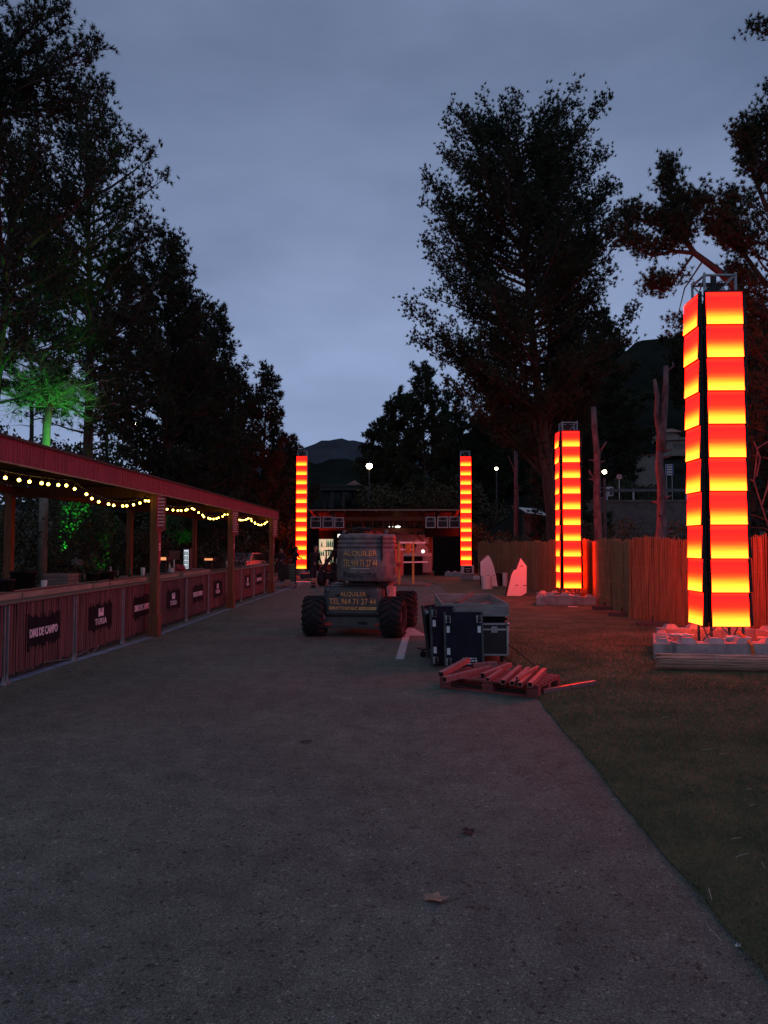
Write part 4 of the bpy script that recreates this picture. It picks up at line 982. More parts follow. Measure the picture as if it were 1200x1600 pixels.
# leaning caster boards
def leaner(label, px, py, w, h, m, lean, rz, casters, Yadj=0, tape=True):
    g = G(px, py); t = thing('caster_board', label, 'caster board', (g.x, g.y + Yadj, 0), rz, 'caster boards leaning on the flight case')
    Mx = Matrix.Rotation(R(-lean), 4, 'X')
    b = MB(); b.box(-w/2, w/2, 0, .03, .02, h, Mx); b.build('panel', m, t, bevel=.006, seg=1)
    b = MB()
    for x in (-w/2, w/2-.03): b.box(x, x+.03, -.012, -.001, .02, h, Mx)
    b.build('edge_rail', 'dark_grey', t)
    for cx, cz in casters:
        x = -w/2 + .06 if cx < 0 else w/2 - .06; z = .10 if cz < 0 else h-.10
        c = Mx @ Vector((x, -.07, z)); bb = MB()
        for k, (dz) in enumerate((0,)):
            Mq = Matrix.Translation(c) @ Matrix.Rotation(R(90), 4, 'Y'); bb.lathe([(.001, -.018), (.042, -.018), (.05, -.008), (.05, .008), (.042, .018), (.001, .018)], 18, Mq)
        wc = bb.build('caster', 'rubber', t); b = MB(); q = Mx @ Vector((x, -.02, z)); b.box(x-.035, x+.035, -.016, -.001, z-.05, z+.05, Mx); b.bar(Mx @ Vector((x-.025, -.01, z)), c + Vector((-.025, 0, 0)), .008, .05); b.bar(Mx @ Vector((x+.025, -.01, z)), c + Vector((.025, 0, 0)), .008, .05)
        b.build('caster_fork', 'galv', wc)
        if tape:
            b = MB(); zz = z + (.14 if cz < 0 else -.14); b.box(x-.022, x+.022, -.0145, -.0125, zz-.045, zz+.045, Mx); b.build('tape_label', 'plastic_w', t)
    return t
L1 = leaner('dark blue caster board leaning upright at the front of the flight case', 726, 1046, .55, .78, 'blue_ply', 9, R(2), ((-1, 1), (1, 1), (-1, -1)), .02)
L2 = leaner('purple black caster board standing half behind the dark blue one', 696, 1049, .36, .85, 'violet_ply', 9, R(10), ((-1, 1), (-1, -1)), .32)
L3 = leaner('black caster board farthest toward the road, seen nearly edge on', 680, 1028, .40, .80, 'case_black', 8, R(62), ((-1, -1), (-1, 1)), .05, False)
# unreadable torn stickers on the blue board
b = MB(); random.seed(3)
Mx = Matrix.Rotation(R(-9), 4, 'X')
for k in range(3):
    x = -.02
    while x < .16:
        w_ = random.uniform(.012, .035); b.box(x, x+w_, -.004, -.001, .135 - k*.035, .158 - k*.035 - random.uniform(0, .008), Mx); x += w_ + random.uniform(.004, .012)
b.build('torn_sticker', 'plastic_w', L1)
b = MB(); b.tube([(1.5, 10.75, .3), (1.62, 10.5, .22), (1.8, 9.9, .08), (1.9, 9.4, .02), (1.75, 9.2, .02), (1.6, 9.4, .02)], .009, 6); b.tube([(1.45, 10.7, .12), (1.6, 10.3, .04), (1.72, 9.9, .025), (1.5, 9.7, .025)], .009, 6)
tag(b.build('black_cable', 'rubber', smooth=True), 'loose black cable trailing from the flight case behind the pallet', 'cable')
for lab, px, py in (('cluster of black casters lying on the road at the foot of the black board', 668, 1027),):
    g = G(px, py); t = thing('caster_dolly', lab, 'dolly', (g.x, g.y + .06, 0), R(25))
    b = MB(); b.box(-.11, .16, -.05, .12, .11, .13); b.build('plate', 'black', t)
    for x in (-.08, .05, .13): b = MB(); b.tube([(x, -.03, .05), (x, .0, .05)], .05, 16); b.build('caster', 'rubber', t)

# pallet
pl = thing('pallet', 'red lit wooden pallet lying on the road edge under loose square tubes', 'pallet', (.456, 8.93, .0), math.atan2(8.33-8.93, 1.52-.456))
def pb_(x0, x1, y0, y1, z0, z1, nm): b_ = MB(); b_.box(x0, x1, y0, y1, z0, z1); return b_.build(nm, 'pallet_red', pl, bevel=.003, seg=1)
PW, PD = 1.22, .80
for k in range(3): pb_(0, PW, k*(PD-.1)/2, k*(PD-.1)/2 + .1, 0, .02, 'bottom_board')
for i in range(3):
    for k in range(3): pb_(i*(PW-.14)/2, i*(PW-.14)/2 + .14, k*(PD-.1)/2 + .002, k*(PD-.1)/2 + .098, .021, .10, 'block')
for i in range(3): pb_(i*(PW-.14)/2, i*(PW-.14)/2 + .14, 0, PD, .101, .121, 'stringer')
for k in range(7): pb_(0, PW, k*(PD-.09)/6, k*(PD-.09)/6 + .09, .122, .142, 'deck_board')
def sq_tube(label, a, b_, w=.05, m='tube_steel', group='square tubes lying on the pallet'):
    a = Vector(a); b_ = Vector(b_); d = (b_-a).normalized(); r = d.cross(Vector((0,0,1))).normalized(); u = r.cross(d); mb = MB(); vs = []
    for p in (a, b_):
        for rr_ in (w/2, w/2 - .005):
            for i, j in ((-1,-1),(1,-1),(1,1),(-1,1)): vs.append(p + r*i*rr_ + u*j*rr_)
    fs = []
    for i in range(4):
        k = (i+1) % 4; fs += [(i, k, 8+k, 8+i), (4+i, 12+i, 12+k, 4+k), (i, 4+i, 4+k, k), (8+i, 8+k, 12+k, 12+i)]
    mb.add([v - a for v in vs], fs); o = mb.build('square_tube', m, None, loc=a); return tag(o, label, 'metal tube', group)
def TP(px, py, z): return G(px, py, z)
tubes = [
 ('long square tube lying askew across the road end of the pallet', (694, 1062, .17), (765, 1044, .17), .062),
 ('square tube resting higher, pointing up toward the blue board', (689, 1054, .18), (731, 1031, .24), .062),
 ('thick tube crossing from the pallet middle to the back', (754, 1056, .17), (797, 1039, .17), .06),
 ('darker tube just under the thick middle tube', (762, 1062, .17), (785, 1047, .17), .045),
 ('tube beside the middle gap, open end facing the camera', (786, 1066, .17), (812, 1043, .17), .052),
 ('tube third from the turf end of the pallet', (800, 1068, .17), (826, 1045, .17), .05),
 ('tube second from the turf end of the pallet', (812, 1070, .17), (838, 1046, .17), .05),
 ('bright red lit tube at the turf end of the pallet', (828, 1070, .17), (851, 1047, .17), .052),
 ('thin tube lying on top of the row near the turf end', (808, 1060, .215), (840, 1042, .215), .03),
 ('short tube lying crosswise at the back of the pallet', (738, 1040, .17), (775, 1036, .17), .05),
]
for lab, a, b_, w in tubes: sq_tube(lab, TP(*a), TP(*b_), w, 'tube_steel')
sq_tube('single red lit tube lying on the turf beside the pallet', G(847, 1081, .04), G(930, 1066.5, .04), .052, 'tube_steel')
# ------------------------------------------------------------------ timber stage / serving hut at the far end
YS = 42.0
def sx(px): return AT(px, 850, YS).x
def sz(py): return AT(600, py, YS).z
stg = thing('timber_pavilion', 'open timber pavilion with sloping slatted roof between the two far light towers', 'pavilion', (0, YS, 0))
def sb_(x0, x1, y0, y1, z0, z1, nm, m, bev=.008): b_ = MB(); b_.box(x0, x1, y0, y1, z0, z1); return b_.build(nm, m, stg, bevel=bev, seg=1)
xL, xR = sx(484), sx(718)
# roof: slopes down toward the back so that its underside shows
zf = sz(798); zb = zf - .75; D_ = 5.0
def slope(y): return zf + (zb - zf)*y/D_
for i in range(17):
    y0 = -.5 + i*.33; b = MB(); b.add([(xL, y0, slope(y0)), (xR, y0, slope(y0)), (xR, y0+.30, slope(y0+.30)), (xL, y0+.30, slope(y0+.30))], [(0,1,2,3)]); b.add([(xL, y0, slope(y0)+.025), (xR, y0, slope(y0)+.025), (xR, y0+.30, slope(y0+.30)+.025), (xL, y0+.30, slope(y0+.30)+.025)], [(3,2,1,0)]); b.build('roof_board', 'wood', stg)
b = MB(); b.add([(xL-.05, -.55, slope(-.55)+.04), (xR+.05, -.55, slope(-.55)+.04), (xR+.05, 5.2, slope(5.2)+.04), (xL-.05, 5.2, slope(5.2)+.04)], [(0,1,2,3)]); b.build('roof_felt', 'roof_dark', stg)
sb_(xL-.05, xR+.05, -.60, -.56, zf-.03, zf+.06, 'roof_edge', 'wood_pale')
for i in range(10):
    x = xL + .25 + i*(xR-xL-.5)/9; b = MB(); b.bar((x, -.5, slope(-.5)-.10), (x, 5, slope(5)-.10), .09, .16); b.build('rafter', 'wood', stg)
sb_(sx(539), sx(666), .2, .32, sz(813.5), sz(807), 'tie_beam', 'wood')
sb_(sx(484), sx(718), 1.6, 1.76, sz(831), sz(824), 'main_beam', 'wood')
for i in range(8): x = sx(548) + i*.6; sb_(x, x+.05, .33, .37, sz(824), sz(814), 'slat', 'wood')
for px in (485, 535, 674.5, 717): sb_(sx(px)-.09, sx(px)+.09, 1.45, 1.61, 0, slope(1.5)-.2, 'post', 'wood')
b = MB(); b.bar((sx(648), 1.52, sz(832)), (sx(673), 1.52, sz(856)), .10, .14); b.build('brace', 'wood', stg)
b = MB(); b.bar((sx(562), 1.52, sz(832)), (sx(538), 1.52, sz(856)), .10, .14); b.build('brace', 'wood', stg)
# black drapes
def drape(label, x0, x1, y, z0, z1, depth=.05):
    b_ = MB(); n = int((x1-x0)/.06); vs = []
    for i in range(n+1):
        x = x0 + (x1-x0)*i/n; yy_ = y + depth*math.sin(i*1.3) + random.uniform(-.01, .01); vs += [(x, yy_, z0), (x, yy_, z1)]
    b_.add(vs, [(2*i, 2*i+2, 2*i+3, 2*i+1) for i in range(n)]); o = b_.build('black_drape', 'black_cloth', smooth=True); return tag(o, label, 'curtain')
drape('black drape closing the fence side of the pavilion beneath the speakers', sx(678), sx(726), YS - .3, .0, sz(838))
drape('black drape at the bar side of the pavilion, between tower and lit fridge', sx(480), sx(499), YS - .2, .0, sz(826))
drape('black drape behind the boom lift arm on the bar side', sx(521), sx(540), YS + .2, .0, sz(830))
drape('wide black backdrop at the back of the pavilion bar side', sx(480), sx(560), YS + 3.2, .0, sz(826))
b = MB(); b.box(0, sx(539)-sx(486), 0, .5, 0, .5); tag(b.build('black_valance', 'black_cloth', None, loc=(sx(486), YS + .9, sz(842))), 'black cloth band hanging under the bar side loudspeakers', 'cloth')
b = MB(); b.box(0, sx(719)-sx(665), 0, .5, 0, .55); tag(b.build('black_valance', 'black_cloth', None, loc=(sx(665), YS + .9, sz(839))), 'black cloth band hanging under the fence side loudspeakers', 'cloth')
# loudspeakers, three hung at each side
def speaker(label, x, w=.60, h=.64, yaw=0):
    t = thing('loudspeaker', label, 'loudspeaker', (x, YS - .25, sz(825)), yaw, 'loudspeakers hanging under the pavilion roof')
    b_ = MB(); b_.box(-w/2+.03, w/2-.03, .02, .5, .03, h-.03); b_.build('cabinet', 'black', t)
    b_ = MB()
    b_.box(-w/2, w/2, 0, .04, 0, .045); b_.box(-w/2, w/2, 0, .04, h-.045, h); b_.box(-w/2, -w/2+.045, 0, .04, .046, h-.046); b_.box(w/2-.045, w/2, 0, .04, .046, h-.046)
    b_.box(-w/2+.046, w/2-.046, .005, .035, h*.60, h*.64); b_.build('front_frame', 'plastic_w', t)
    b_ = MB(); b_.box(-w/2+.05, w/2-.05, .008, .03, .05, h*.59); b_.build('woofer_grille', 'grille', t)
    b_ = MB(); b_.box(-w*.18, w*.18, .008, .03, h*.68, h*.90); b_.build('horn', 'black', t)
    b_ = MB(); b_.box(-w/2+.05, -w*.2, .008, .03, h*.65, h-.05); b_.box(w*.2, w/2-.05, .008, .03, h*.65, h-.05); b_.build('side_panel', 'rim', t)
    b_ = MB()
    for xx_ in (-.2, .2): b_.tube([(xx_, .25, h), (xx_, .25, h+.25)], .012, 5)
    b_.build('hanger', 'galv', t)
speaker('loudspeaker hanging next to the far tower on the bar side', sx(494))
speaker('middle loudspeaker of the three on the bar side', sx(513))
speaker('loudspeaker nearest the open middle on the bar side', sx(530.5), .56, .60, R(14))
speaker('loudspeaker nearest the open middle on the fence side', sx(672.5), .56, .62, R(-10))
speaker('middle loudspeaker of the three on the fence side', sx(691.5))
speaker('loudspeaker hanging next to the far tower on the fence side', sx(710))
# interior: white trailer, counter, plants, lamps
YI = 45.5
def ix(px): return AT(px, 850, YI).x
def iz(py): return AT(600, py, YI).z
tr2 = thing('white_trailer', 'white trailer with raised roof hatch standing inside the pavilion', 'trailer', (0, YI, 0))
def tb(x0, x1, y0, y1, z0, z1, nm, m, bev=.02): b_ = MB(); b_.box(x0, x1, y0, y1, z0, z1); return b_.build(nm, m, tr2, bevel=bev)
tb(ix(585), ix(676), 0, 2.0, .35, iz(838), 'body', 'van_grey', .04)
tb(ix(594), ix(676), -.02, 2.0, iz(838)+.001, iz(835.5), 'roof_rail', 'van_grey', .01)
b = MB(); b.add([(ix(597), 0, iz(835)), (ix(642), 0, iz(835)), (ix(642), 1.2, iz(835)), (ix(597), 1.2, iz(835)), (ix(603), .3, iz(829)), (ix(630), .3, iz(829)), (ix(630), .9, iz(829)), (ix(603), .9, iz(829))], [(4,5,6,7),(0,1,5,4),(1,2,6,5),(2,3,7,6),(3,0,4,7)]); b.build('roof_hatch', 'plastic_w', tr2, bevel=.01)
tb(ix(649), ix(668), -.03, .0, .5, iz(843), 'door', 'plastic_w', .01)
for k in range(2): b = MB(); b.tube([(ix(600)+k*2.0, .3, .33), (ix(600)+k*2.0, .5, .33)], .33, 18); b.build('wheel', 'rubber', tr2)
YC = 43.4
def cx_(px): return AT(px, 850, YC).x
def cz_(py): return AT(600, py, YC).z
ct = thing('serving_counter', 'white edged serving counter with black front inside the pavilion', 'counter', (0, YC, 0))
for a in ((cx_(619), cx_(674.5), -.02, .6, cz_(869), cz_(864), 'counter_top', 'plastic_w'), (cx_(660.5), cx_(674.5), 0, .6, .10, cz_(869)-.002, 'side_panel', 'van_grey'), (cx_(612), cx_(660), .03, .6, .0, cz_(869)-.003, 'front_panel', 'black_cloth')):
    b = MB(); b.box(*a[:6]); b.build(a[6], a[7], ct, bevel=.008, seg=1)
b = MB(); b.box(0, cx_(641)-cx_(612), 0, .3, 0, .12); tag(b.build('plant_trough', 'wood_pale', None, loc=(cx_(612), YC + .1, cz_(864)), bevel=.01), 'long pale plant trough on the white edged counter', 'planter')
def cactus(label, x, y, z, pads):
    b_ = MB()
    for dx, dz, r, e, tilt in pads: b_.ico((dx, 0, dz), r, 2, (.72 + e, .22, 1), .03)
    o = b_.build('cactus', 'leaf', None, smooth=True, loc=(x, y, z)); tag(o, label, 'cactus')
cactus('dark paddle cactus on the trough nearest the boom lift', cx_(617), YC + .2, cz_(862), ((0, .18, .22, .1, 0), (-.12, .5, .18, .1, 0), (.16, .45, .15, .1, 0)))
cactus('dark broad cactus in the middle of the plant trough', cx_(630), YC + .2, cz_(862), ((0, .12, .16, .3, 0), (.16, .34, .20, .25, 0), (-.12, .2, .12, .1, 0)))
cactus('slim dark cactus with round pads at the free end of the trough', cx_(641), YC + .2, cz_(866), ((0, .12, .11, .1, 0), (.12, .32, .12, .2, 0), (.26, .50, .12, .3, 0)))
def globe(name, label, loc, r, m='lamp_white', cat='lamp', stand=None):
    t = thing(name, label, cat, loc); b_ = MB(); b_.ico((0, 0, 0), r, 3); b_.build('globe', m, t, smooth=True)
    if stand: b_ = MB(); b_.tube([(0, 0, -r), (0, 0, -r-stand)], .02 if stand < 1 else .05, 8); b_.build('stem', 'galv', t)
    return t
globe('table_lamp', 'round white glowing lamp standing on the serving counter', (cx_(661), YC + .1, cz_(861.5)), .095, stand=.05)
for lab, px, w in (('long white ceiling light in the pavilion over the trailer', 621.5, .17), ('tiny ceiling spot of the pavilion nearest the long light', 614, .03), ('tiny ceiling spot of the pavilion nearest the boom lift', 608.5, .03)):
    t = thing('ceiling_light', lab, 'ceiling light', (cx_(px), YC - .2, cz_(823.2)), 0, 'lights under the pavilion roof'); b = MB(); b.ico((0, 0, 0), w, 2, (1, .5, .35 if w > .1 else 1)); b.build('diffuser', 'lamp_white', t, smooth=True); b = MB(); b.tube([(0, 0, .02), (0, 0, .25)], .02, 6); b.build('fitting', 'galv', t)
# work light by the boom lift
t = thing('work_light', 'small square white work light shining past the boom lift corner', 'work light', (AT(530, 837, 41.5).x, 41.5, AT(530, 837, 41.5).z)); b = MB(); b.box(-.08, .08, 0, .02, -.10, .08); b.build('lens', 'lamp_white', t); b = MB(); b.box(-.10, .10, .021, .10, -.12, .10); b.bar((0, .06, .1), (0, .06, .9), .03); b.build('housing', 'black', t)
# lit glass fronted cold store with hanging stock
p = AT(509, 861, 44.0); t = thing('display_fridge', 'lit glass fronted fridge full of pale bottles behind the digger', 'fridge', (p.x, 44.0, 0))
w = .42; zt = AT(509, 841, 44).z; zb_ = AT(509, 882, 44).z
b = MB(); b.box(-w-.05, w+.05, .2, .8, 0, zt+.06); b.build('cabinet', 'dark_grey', t); b = MB(); b.box(-w, w, .18, .19, zb_, zt); b.build('lit_back', 'fridge_glow', t)
b = MB()
for k in range(3):
    z = zb_ + (zt-zb_)*k/3; b.box(-w, w, .05, .17, z, z+.02)
b.build('shelf', 'galv', t)
b = MB(); random.seed(5)
for k in range(3):
    z = zb_ + (zt-zb_)*k/3 + .021
    for j in range(8):
        if random.random() < .75: x = -w + .06 + j*.105; hh = random.uniform(.25, .42); b.tube([(x, .10, z), (x, .10, z+hh*.6), (x, .10, z+hh*.75), (x, .10, z+hh)], [.036, .036, .014, .014], 8)
stuffed(b.build('bottles', 'bottle', t, smooth=True))
# small digger / handler, mostly dark, seen from its wheel side
dg = thing('digger', 'small dark digger with raised arm parked beyond the boom lift', 'digger', (AT(503, 900, 31.2).x, 31.2, 0), R(-12))
for x, y in ((0, 0), (1.0, 0), (0, 1.6), (1.0, 1.6)):
    b = MB(); Mx = Matrix.Translation((x, y, .30)) @ Matrix.Rotation(R(90), 4, 'Y'); b.lathe([(.12, -.12), (.27, -.13), (.30, -.09), (.30, .09), (.27, .13), (.12, .12)], 24, Mx, True); b.build('tyre', 'rubber', dg, smooth=True)
    b = MB(); b.lathe([(.001, -.10), (.12, -.09), (.12, .09), (.001, .10)], 18, Mx); b.build('rim', 'rim', dg, smooth=True)
b = MB(); b.box(.14, .86, -.2, 1.9, .28, .55); b.box(.1, .9, .9, 1.9, .551, .95); b.build('body', 'black', dg, bevel=.04)
b = MB()
for x in (.14, .84):
    for y in (.15, .95): b.bar((x, y, .5), (x, y, 1.45), .05)
b.box(.08, .90, .08, 1.02, 1.451, 1.5); b.build('roll_cage', 'black', dg)
b = MB(); b.bar((.05, -.3, .62), (.55, .3, 1.55), .10, .12); b.bar((.55, .3, 1.55), (.75, .35, 1.62), .09); b.bar((.0, -.2, .75), (.9, -.25, .48), .08); b.build('arm', 'black', dg)
b = MB(); b.box(.95, 1.55, -.3, -.1, .08, .32); b.build('bucket', 'plastic_w', dg, bevel=.02)

# ------------------------------------------------------------------ people
def person(label, loc, rz, pose, scale=1.0, top='clothes', legs='clothes', shins=None):
    t = thing('person', label, 'person', loc, rz); t.scale = (scale,)*3
    J, E = pose
    names = list(J); V = [J[k][0] for k in names]; idx = {k: i for i, k in enumerate(names)}
    def skin(sub, nm, m, root):
        use = sorted({a for e in sub for a in e}, key=lambda q: (q != root, names.index(q)))
        me = bpy.data.meshes.new(nm); me.from_pydata([J[k][0] for k in use], [(use.index(a), use.index(b)) for a, b in sub], [])
        o = bpy.data.objects.new(nm, me); COL.objects.link(o)
        md = o.modifiers.new('s', 'SKIN'); md.use_smooth_shade = True
        for i, k in enumerate(use):
            r = J[k][1]; me.skin_vertices[0].data[i].radius = (r, r) if not isinstance(r, tuple) else r
        me.skin_vertices[0].data[0].use_root = True
        o.modifiers.new('u', 'SUBSURF').levels = 1
        bpy.context.view_layer.update()
        m2 = bpy.data.meshes.new_from_object(o.evaluated_get(bpy.context.evaluated_depsgraph_get()))
        bpy.data.objects.remove(o); m2.materials.clear(); m2.materials.append(M[m]); m2.name = nm
        for p_ in m2.polygons: p_.use_smooth = True
        return inst(nm, m2, t)
    skin(E, 'body', top, 'pelvis')
    hx, hy, hz = J['head'][0]
    b_ = MB(); b_.ico((hx, hy, hz), .098, 3, (.82, .95, 1.18)); b_.ico((hx, hy - .095, hz - .01), .018, 1, (.8, 1, 1.4))
    for s_ in (-1, 1): b_.ico((hx + s_*.082, hy, hz), .022, 1, (.5, .8, 1.3))
    b_.tube([(hx, hy+.01, hz-.16), (hx, hy, hz-.06)], .05, 8)
    b_.build('head', 'skin', t, smooth=True)
    b_ = MB()
    for s_ in (-1, 1): b_.ico((hx + s_*.032, hy - .088, hz + .015), .010, 1)
    b_.build('eyes', 'black', t)
    b_ = MB(); b_.ico((hx, hy + .022, hz + .035), .102, 3, (.88, .95, 1.08)); b_.build('hair', 'hair', t, smooth=True)
    for h_ in ('handL', 'handR'):
        c = Vector(J[h_][0]); s_ = -1 if h_ == 'handL' else 1
        b_ = MB(); b_.ico(c + Vector((0, 0, -.03)), .04, 2, (.55, .9, 1.2))
        for q in range(4): f0 = c + Vector((0, -.028 + q*.019, -.06)); b_.tube([f0, f0 + Vector((-s_*.01, -.004, -.035)), f0 + Vector((-s_*.026, -.004, -.06 + abs(q-1.3)*.007))], [.009, .0085, .007], 5)
        b_.tube([c + Vector((0, -.03, -.02)), c + Vector((-s_*.02, -.055, -.045)), c + Vector((-s_*.02, -.06, -.07))], [.011, .010, .008], 5)
        b_.build('hand', 'skin', t, smooth=True)
    for f_ in ('footL', 'footR'):
        c = Vector(J[f_][0]); b_ = MB(); b_.box(c.x-.045, c.x+.045, c.y-.17, c.y+.09, 0, .085); b_.build('shoe', 'clothes_b', t, bevel=.03)
    if shins:
        for a, k in (('kneeL', 'footL'), ('kneeR', 'footR')):
            A_ = Vector(J[a][0]); K_ = Vector(J[k][0]); b_ = MB(); b_.tube([A_.lerp(K_, .25), A_.lerp(K_, .45), A_.lerp(K_, .95)], [.062, .060, .042], 10); b_.build('shin', 'skin', t, smooth=True)
    return t
def pose(lean=0, arms=((-.24, -.12, 1.02), (.24, -.12, 1.02)), stride=.10):
    s = lean
    J = {'pelvis': ((0, 0, .95), (.15, .11)), 'waist': ((0, -s*.2, 1.10), (.135, .10)), 'chest': ((0, -s*.6, 1.32), (.165, .115)), 'neck': ((0, -s, 1.47), .065), 'head': ((0, -s*1.15, 1.62), .08),
         'shL': ((-.18, -s*.85, 1.42), .065), 'shR': ((.18, -s*.85, 1.42), .065), 'elL': ((-.27, -s*.7+.02, 1.17), .048), 'elR': ((.27, -s*.7+.02, 1.17), .048),
         'handL': (arms[0], .034), 'handR': (arms[1], .034),
         'hipL': ((-.09, 0, .88), .10), 'hipR': ((.09, 0, .88), .10), 'kneeL': ((-.11, -stride*.6, .50), .068), 'kneeR': ((.11, stride*.2, .50), .068),
         'footL': ((-.12, -stride, .09), .05), 'footR': ((.12, stride, .09), .05)}
    E = [('pelvis', 'waist'), ('waist', 'chest'), ('chest', 'neck'), ('chest', 'shL'), ('chest', 'shR'), ('shL', 'elL'), ('elL', 'handL'), ('shR', 'elR'), ('elR', 'handR'),
         ('pelvis', 'hipL'), ('pelvis', 'hipR'), ('hipL', 'kneeL'), ('kneeL', 'footL'), ('hipR', 'kneeR'), ('kneeR', 'footR')]
    return J, E
g = G(489, 918); person('person in dark clothes and shorts standing bent by the digger wheel', (g.x, g.y, 0), R(40), pose(.16, ((-.2, -.42, 1.05), (.16, -.40, 1.0)), .14), .97, shins=True)
g = AT(460, 860, 37.2); person('person in black looking down behind the green slatted wall at the far tower', (g.x, 37.2, 0), R(60), pose(.14, ((-.2, -.36, 1.12), (.2, -.36, 1.12))), .93)
g = AT(440.5, 862, 36.2); person('person standing just beyond the last bar post', (g.x, 36.2, 0), R(-25), pose(.05, ((-.12, -.30, 1.15), (.18, -.30, 1.1))), .90, top='clothes_b')

# slatted walls / planters by the far tower
def slat_wall(label, px0, px1, Y, ztop, m='green_slat', n=6):
    x0 = AT(px0, 900, Y).x; x1 = AT(px1, 900, Y).x; t = thing('slatted_box', label, 'planter', ((x0+x1)/2, Y, 0), 0)
    h = (x1-x0)/2
    for k in range(n):
        z0_ = .04 + (ztop-.04)*k/n; b_ = MB(); b_.box(-h, h, 0, .02, z0_, z0_ + (ztop-.04)/n - .03); b_.build('slat', m, t, bevel=.003, seg=1)
    b_ = MB(); b_.box(-h+.02, h-.02, .021, .6, .02, ztop-.02); b_.build('box', 'roof_dark', t)
    return t
slat_wall('green grey slatted box beside the far tower on the bar side', 451.5, 461, 35.4, .82)
slat_wall('darker slatted box next to the last bar post', 437, 450.5, 35.0, .84, 'roof_dark')
b = MB(); b.tube([(0, 0, 0), (0, 0, 1.05)], .03, 8); b.box(-.12, .12, -.12, .12, 0, .02); g = G(462, 913); tag(b.build('steel_post', 'bark', None, loc=(g.x, g.y, 0)), 'thin dark post at the corner of the green slatted box', 'post')
def cbox(name, label, px, py, w, h, d, m, cat='box', rz=0):
    g = G(px, py); b_ = MB(); b_.box(-w/2, w/2, 0, d, 0, h); o = b_.build(name, m, None, bevel=.01, loc=(g.x, g.y, g.z), rot=(0, 0, rz)); return tag(o, label, cat)
cbox('cardboard_box', 'pale cardboard box on the ground before the slatted boxes', 448.5, 914.5, .26, .22, .25, 'wood_pale')
t = thing('pallet', 'flat reddish pallet on the ground just past the last bar post', 'pallet', (G(440, 919).x, G(440, 919).y, 0), R(8))
for k in range(5): b = MB(); b.box(-.5, .6, k*.18, k*.18+.12, .10, .12); b.build('deck_board', 'wood_red', t)
for k in range(3): b = MB(); b.box(-.5+k*.5, -.4+k*.5, 0, .84, 0, .099); b.build('bearer', 'wood_red', t)
cbox('white_board', 'white flat board on the ground at the foot of the bar side far tower', 476, 911, .9, .05, .5, 'plastic_w', 'board')
cbox('equipment_box', 'small black equipment box with pale lid at the bar side far tower', 477, 905, .5, .28, .4, 'dark_grey', 'box')
cbox('wood_offcut', 'pile of pale wood offcuts beside the digger wheel', 482, 908, .5, .10, .3, 'wood_pale', 'wood')

# ------------------------------------------------------------------ white fins, bins and boxes on the turf
def fin(label, pts, px, py, rz=0, flip=False):
    g = G(px, py, .014); s = g.y/FPX
    out = [((x - px)*s, (py - y)*s) for x, y in pts]
    t = thing('white_fin', label, 'panel', (g.x, g.y, .014), rz, 'white angular fin panels standing on the turf')
    b_ = MB(); b_.prism(out, .03); b_.build('face_panel', 'white', t)
    b_ = MB(); cx0 = sum(p[0] for p in out)/len(out); b_.prism([(cx0 + (x-cx0)*.97 - .05, z*.985 + .005) for x, z in out], .20, Matrix.Translation((0, .031, 0))); b_.build('box_side', 'black', t)
    return t, out, s
t, out, s_ = fin('bright pink lit white fin panel with a slanted top, nearest the corner tower', [(792, 931), (799, 900), (803.5, 891), (807, 891), (814, 872.5), (823, 885), (822.5, 926), (814.5, 931)], 807, 931)
for x, y in ((815.5, 885), (807.5, 914.5), (820, 915)):
    b = MB(); X = (x-807)*s_; Z_ = (931-y)*s_; b.box(X-.05, X+.05, -.004, -.001, Z_-.012, Z_+.012); b.build('slot', 'groove', t)
b = MB(); b.box((804-807)*s_, (822-807)*s_, -.003, -.0005, (931-890.5)*s_-.006, (931-890.5)*s_); b.build('seam', 'plastic_w', t)
t, out, s_ = fin('duller white fin panel leaning behind the round white bin', [(753, 915), (750.5, 880), (756, 874), (763, 868), (767, 873), (771, 884), (775, 900), (777.5, 916), (768, 916)], 764, 916)
for x, y in ((763, 899), (771.5, 899.5), (754, 886)):
    b = MB(); X = (x-764)*s_; Z_ = (916-y)*s_; b.box(X-.05, X+.05, -.004, -.001, Z_-.012, Z_+.012); b.build('slot', 'groove', t)
b = MB(); b.add([(-.35, -.16, 1.02), (-.22, -.16, 1.02), (-.22, -.16, .45), (-.35, -.16, .45), (-.35, -.005, 1.02), (-.22, -.005, 1.02), (-.22, -.005, .45), (-.35, -.005, .45)], [(0,1,2,3),(0,4,5,1),(3,2,6,7),(0,3,7,4),(1,5,6,2)]); b.build('side_box', 'white', t)
def bin_(label, px, py, r, h, m='plastic_w'):
    g = G(px, py, .014); t = thing('round_bin', label, 'bin', (g.x, g.y + r, .014)); b_ = MB(); b_.lathe([(.001, 0), (r*.92, 0), (r*.96, .02), (r, h), (r*.94, h), (r*.93, h-.03), (.001, h-.03)], 28); b_.build('drum', m, t, smooth=False); return t
bin_('round white bin in front of the duller fin panel', 762, 921, .205, .50)
bin_('narrow white drum just left of the bright pink fin panel', 790, 916, .11, .55)
bin_('round black tub between the two fin panels', 779, 915, .20, .50, 'black')
for lab, px, py, z in (('black equipment crate stacked on others between the fin panels', 788, 908, .55), ('lower black equipment crate between the fin panels', 784, 908, .014)):
    g = G(px, py); t = thing('equipment_crate', lab, 'crate', (g.x, g.y, z), R(8)); b = MB(); b.box(-.28, .28, 0, .4, 0, .44); b.build('shell', 'black', t, bevel=.015)
    b = MB(); b.box(-.285, .285, -.006, .41, .20, .23); b.box(-.01, .01, -.012, -.007, .02, .42); b.build('rib', 'dark_grey', t)
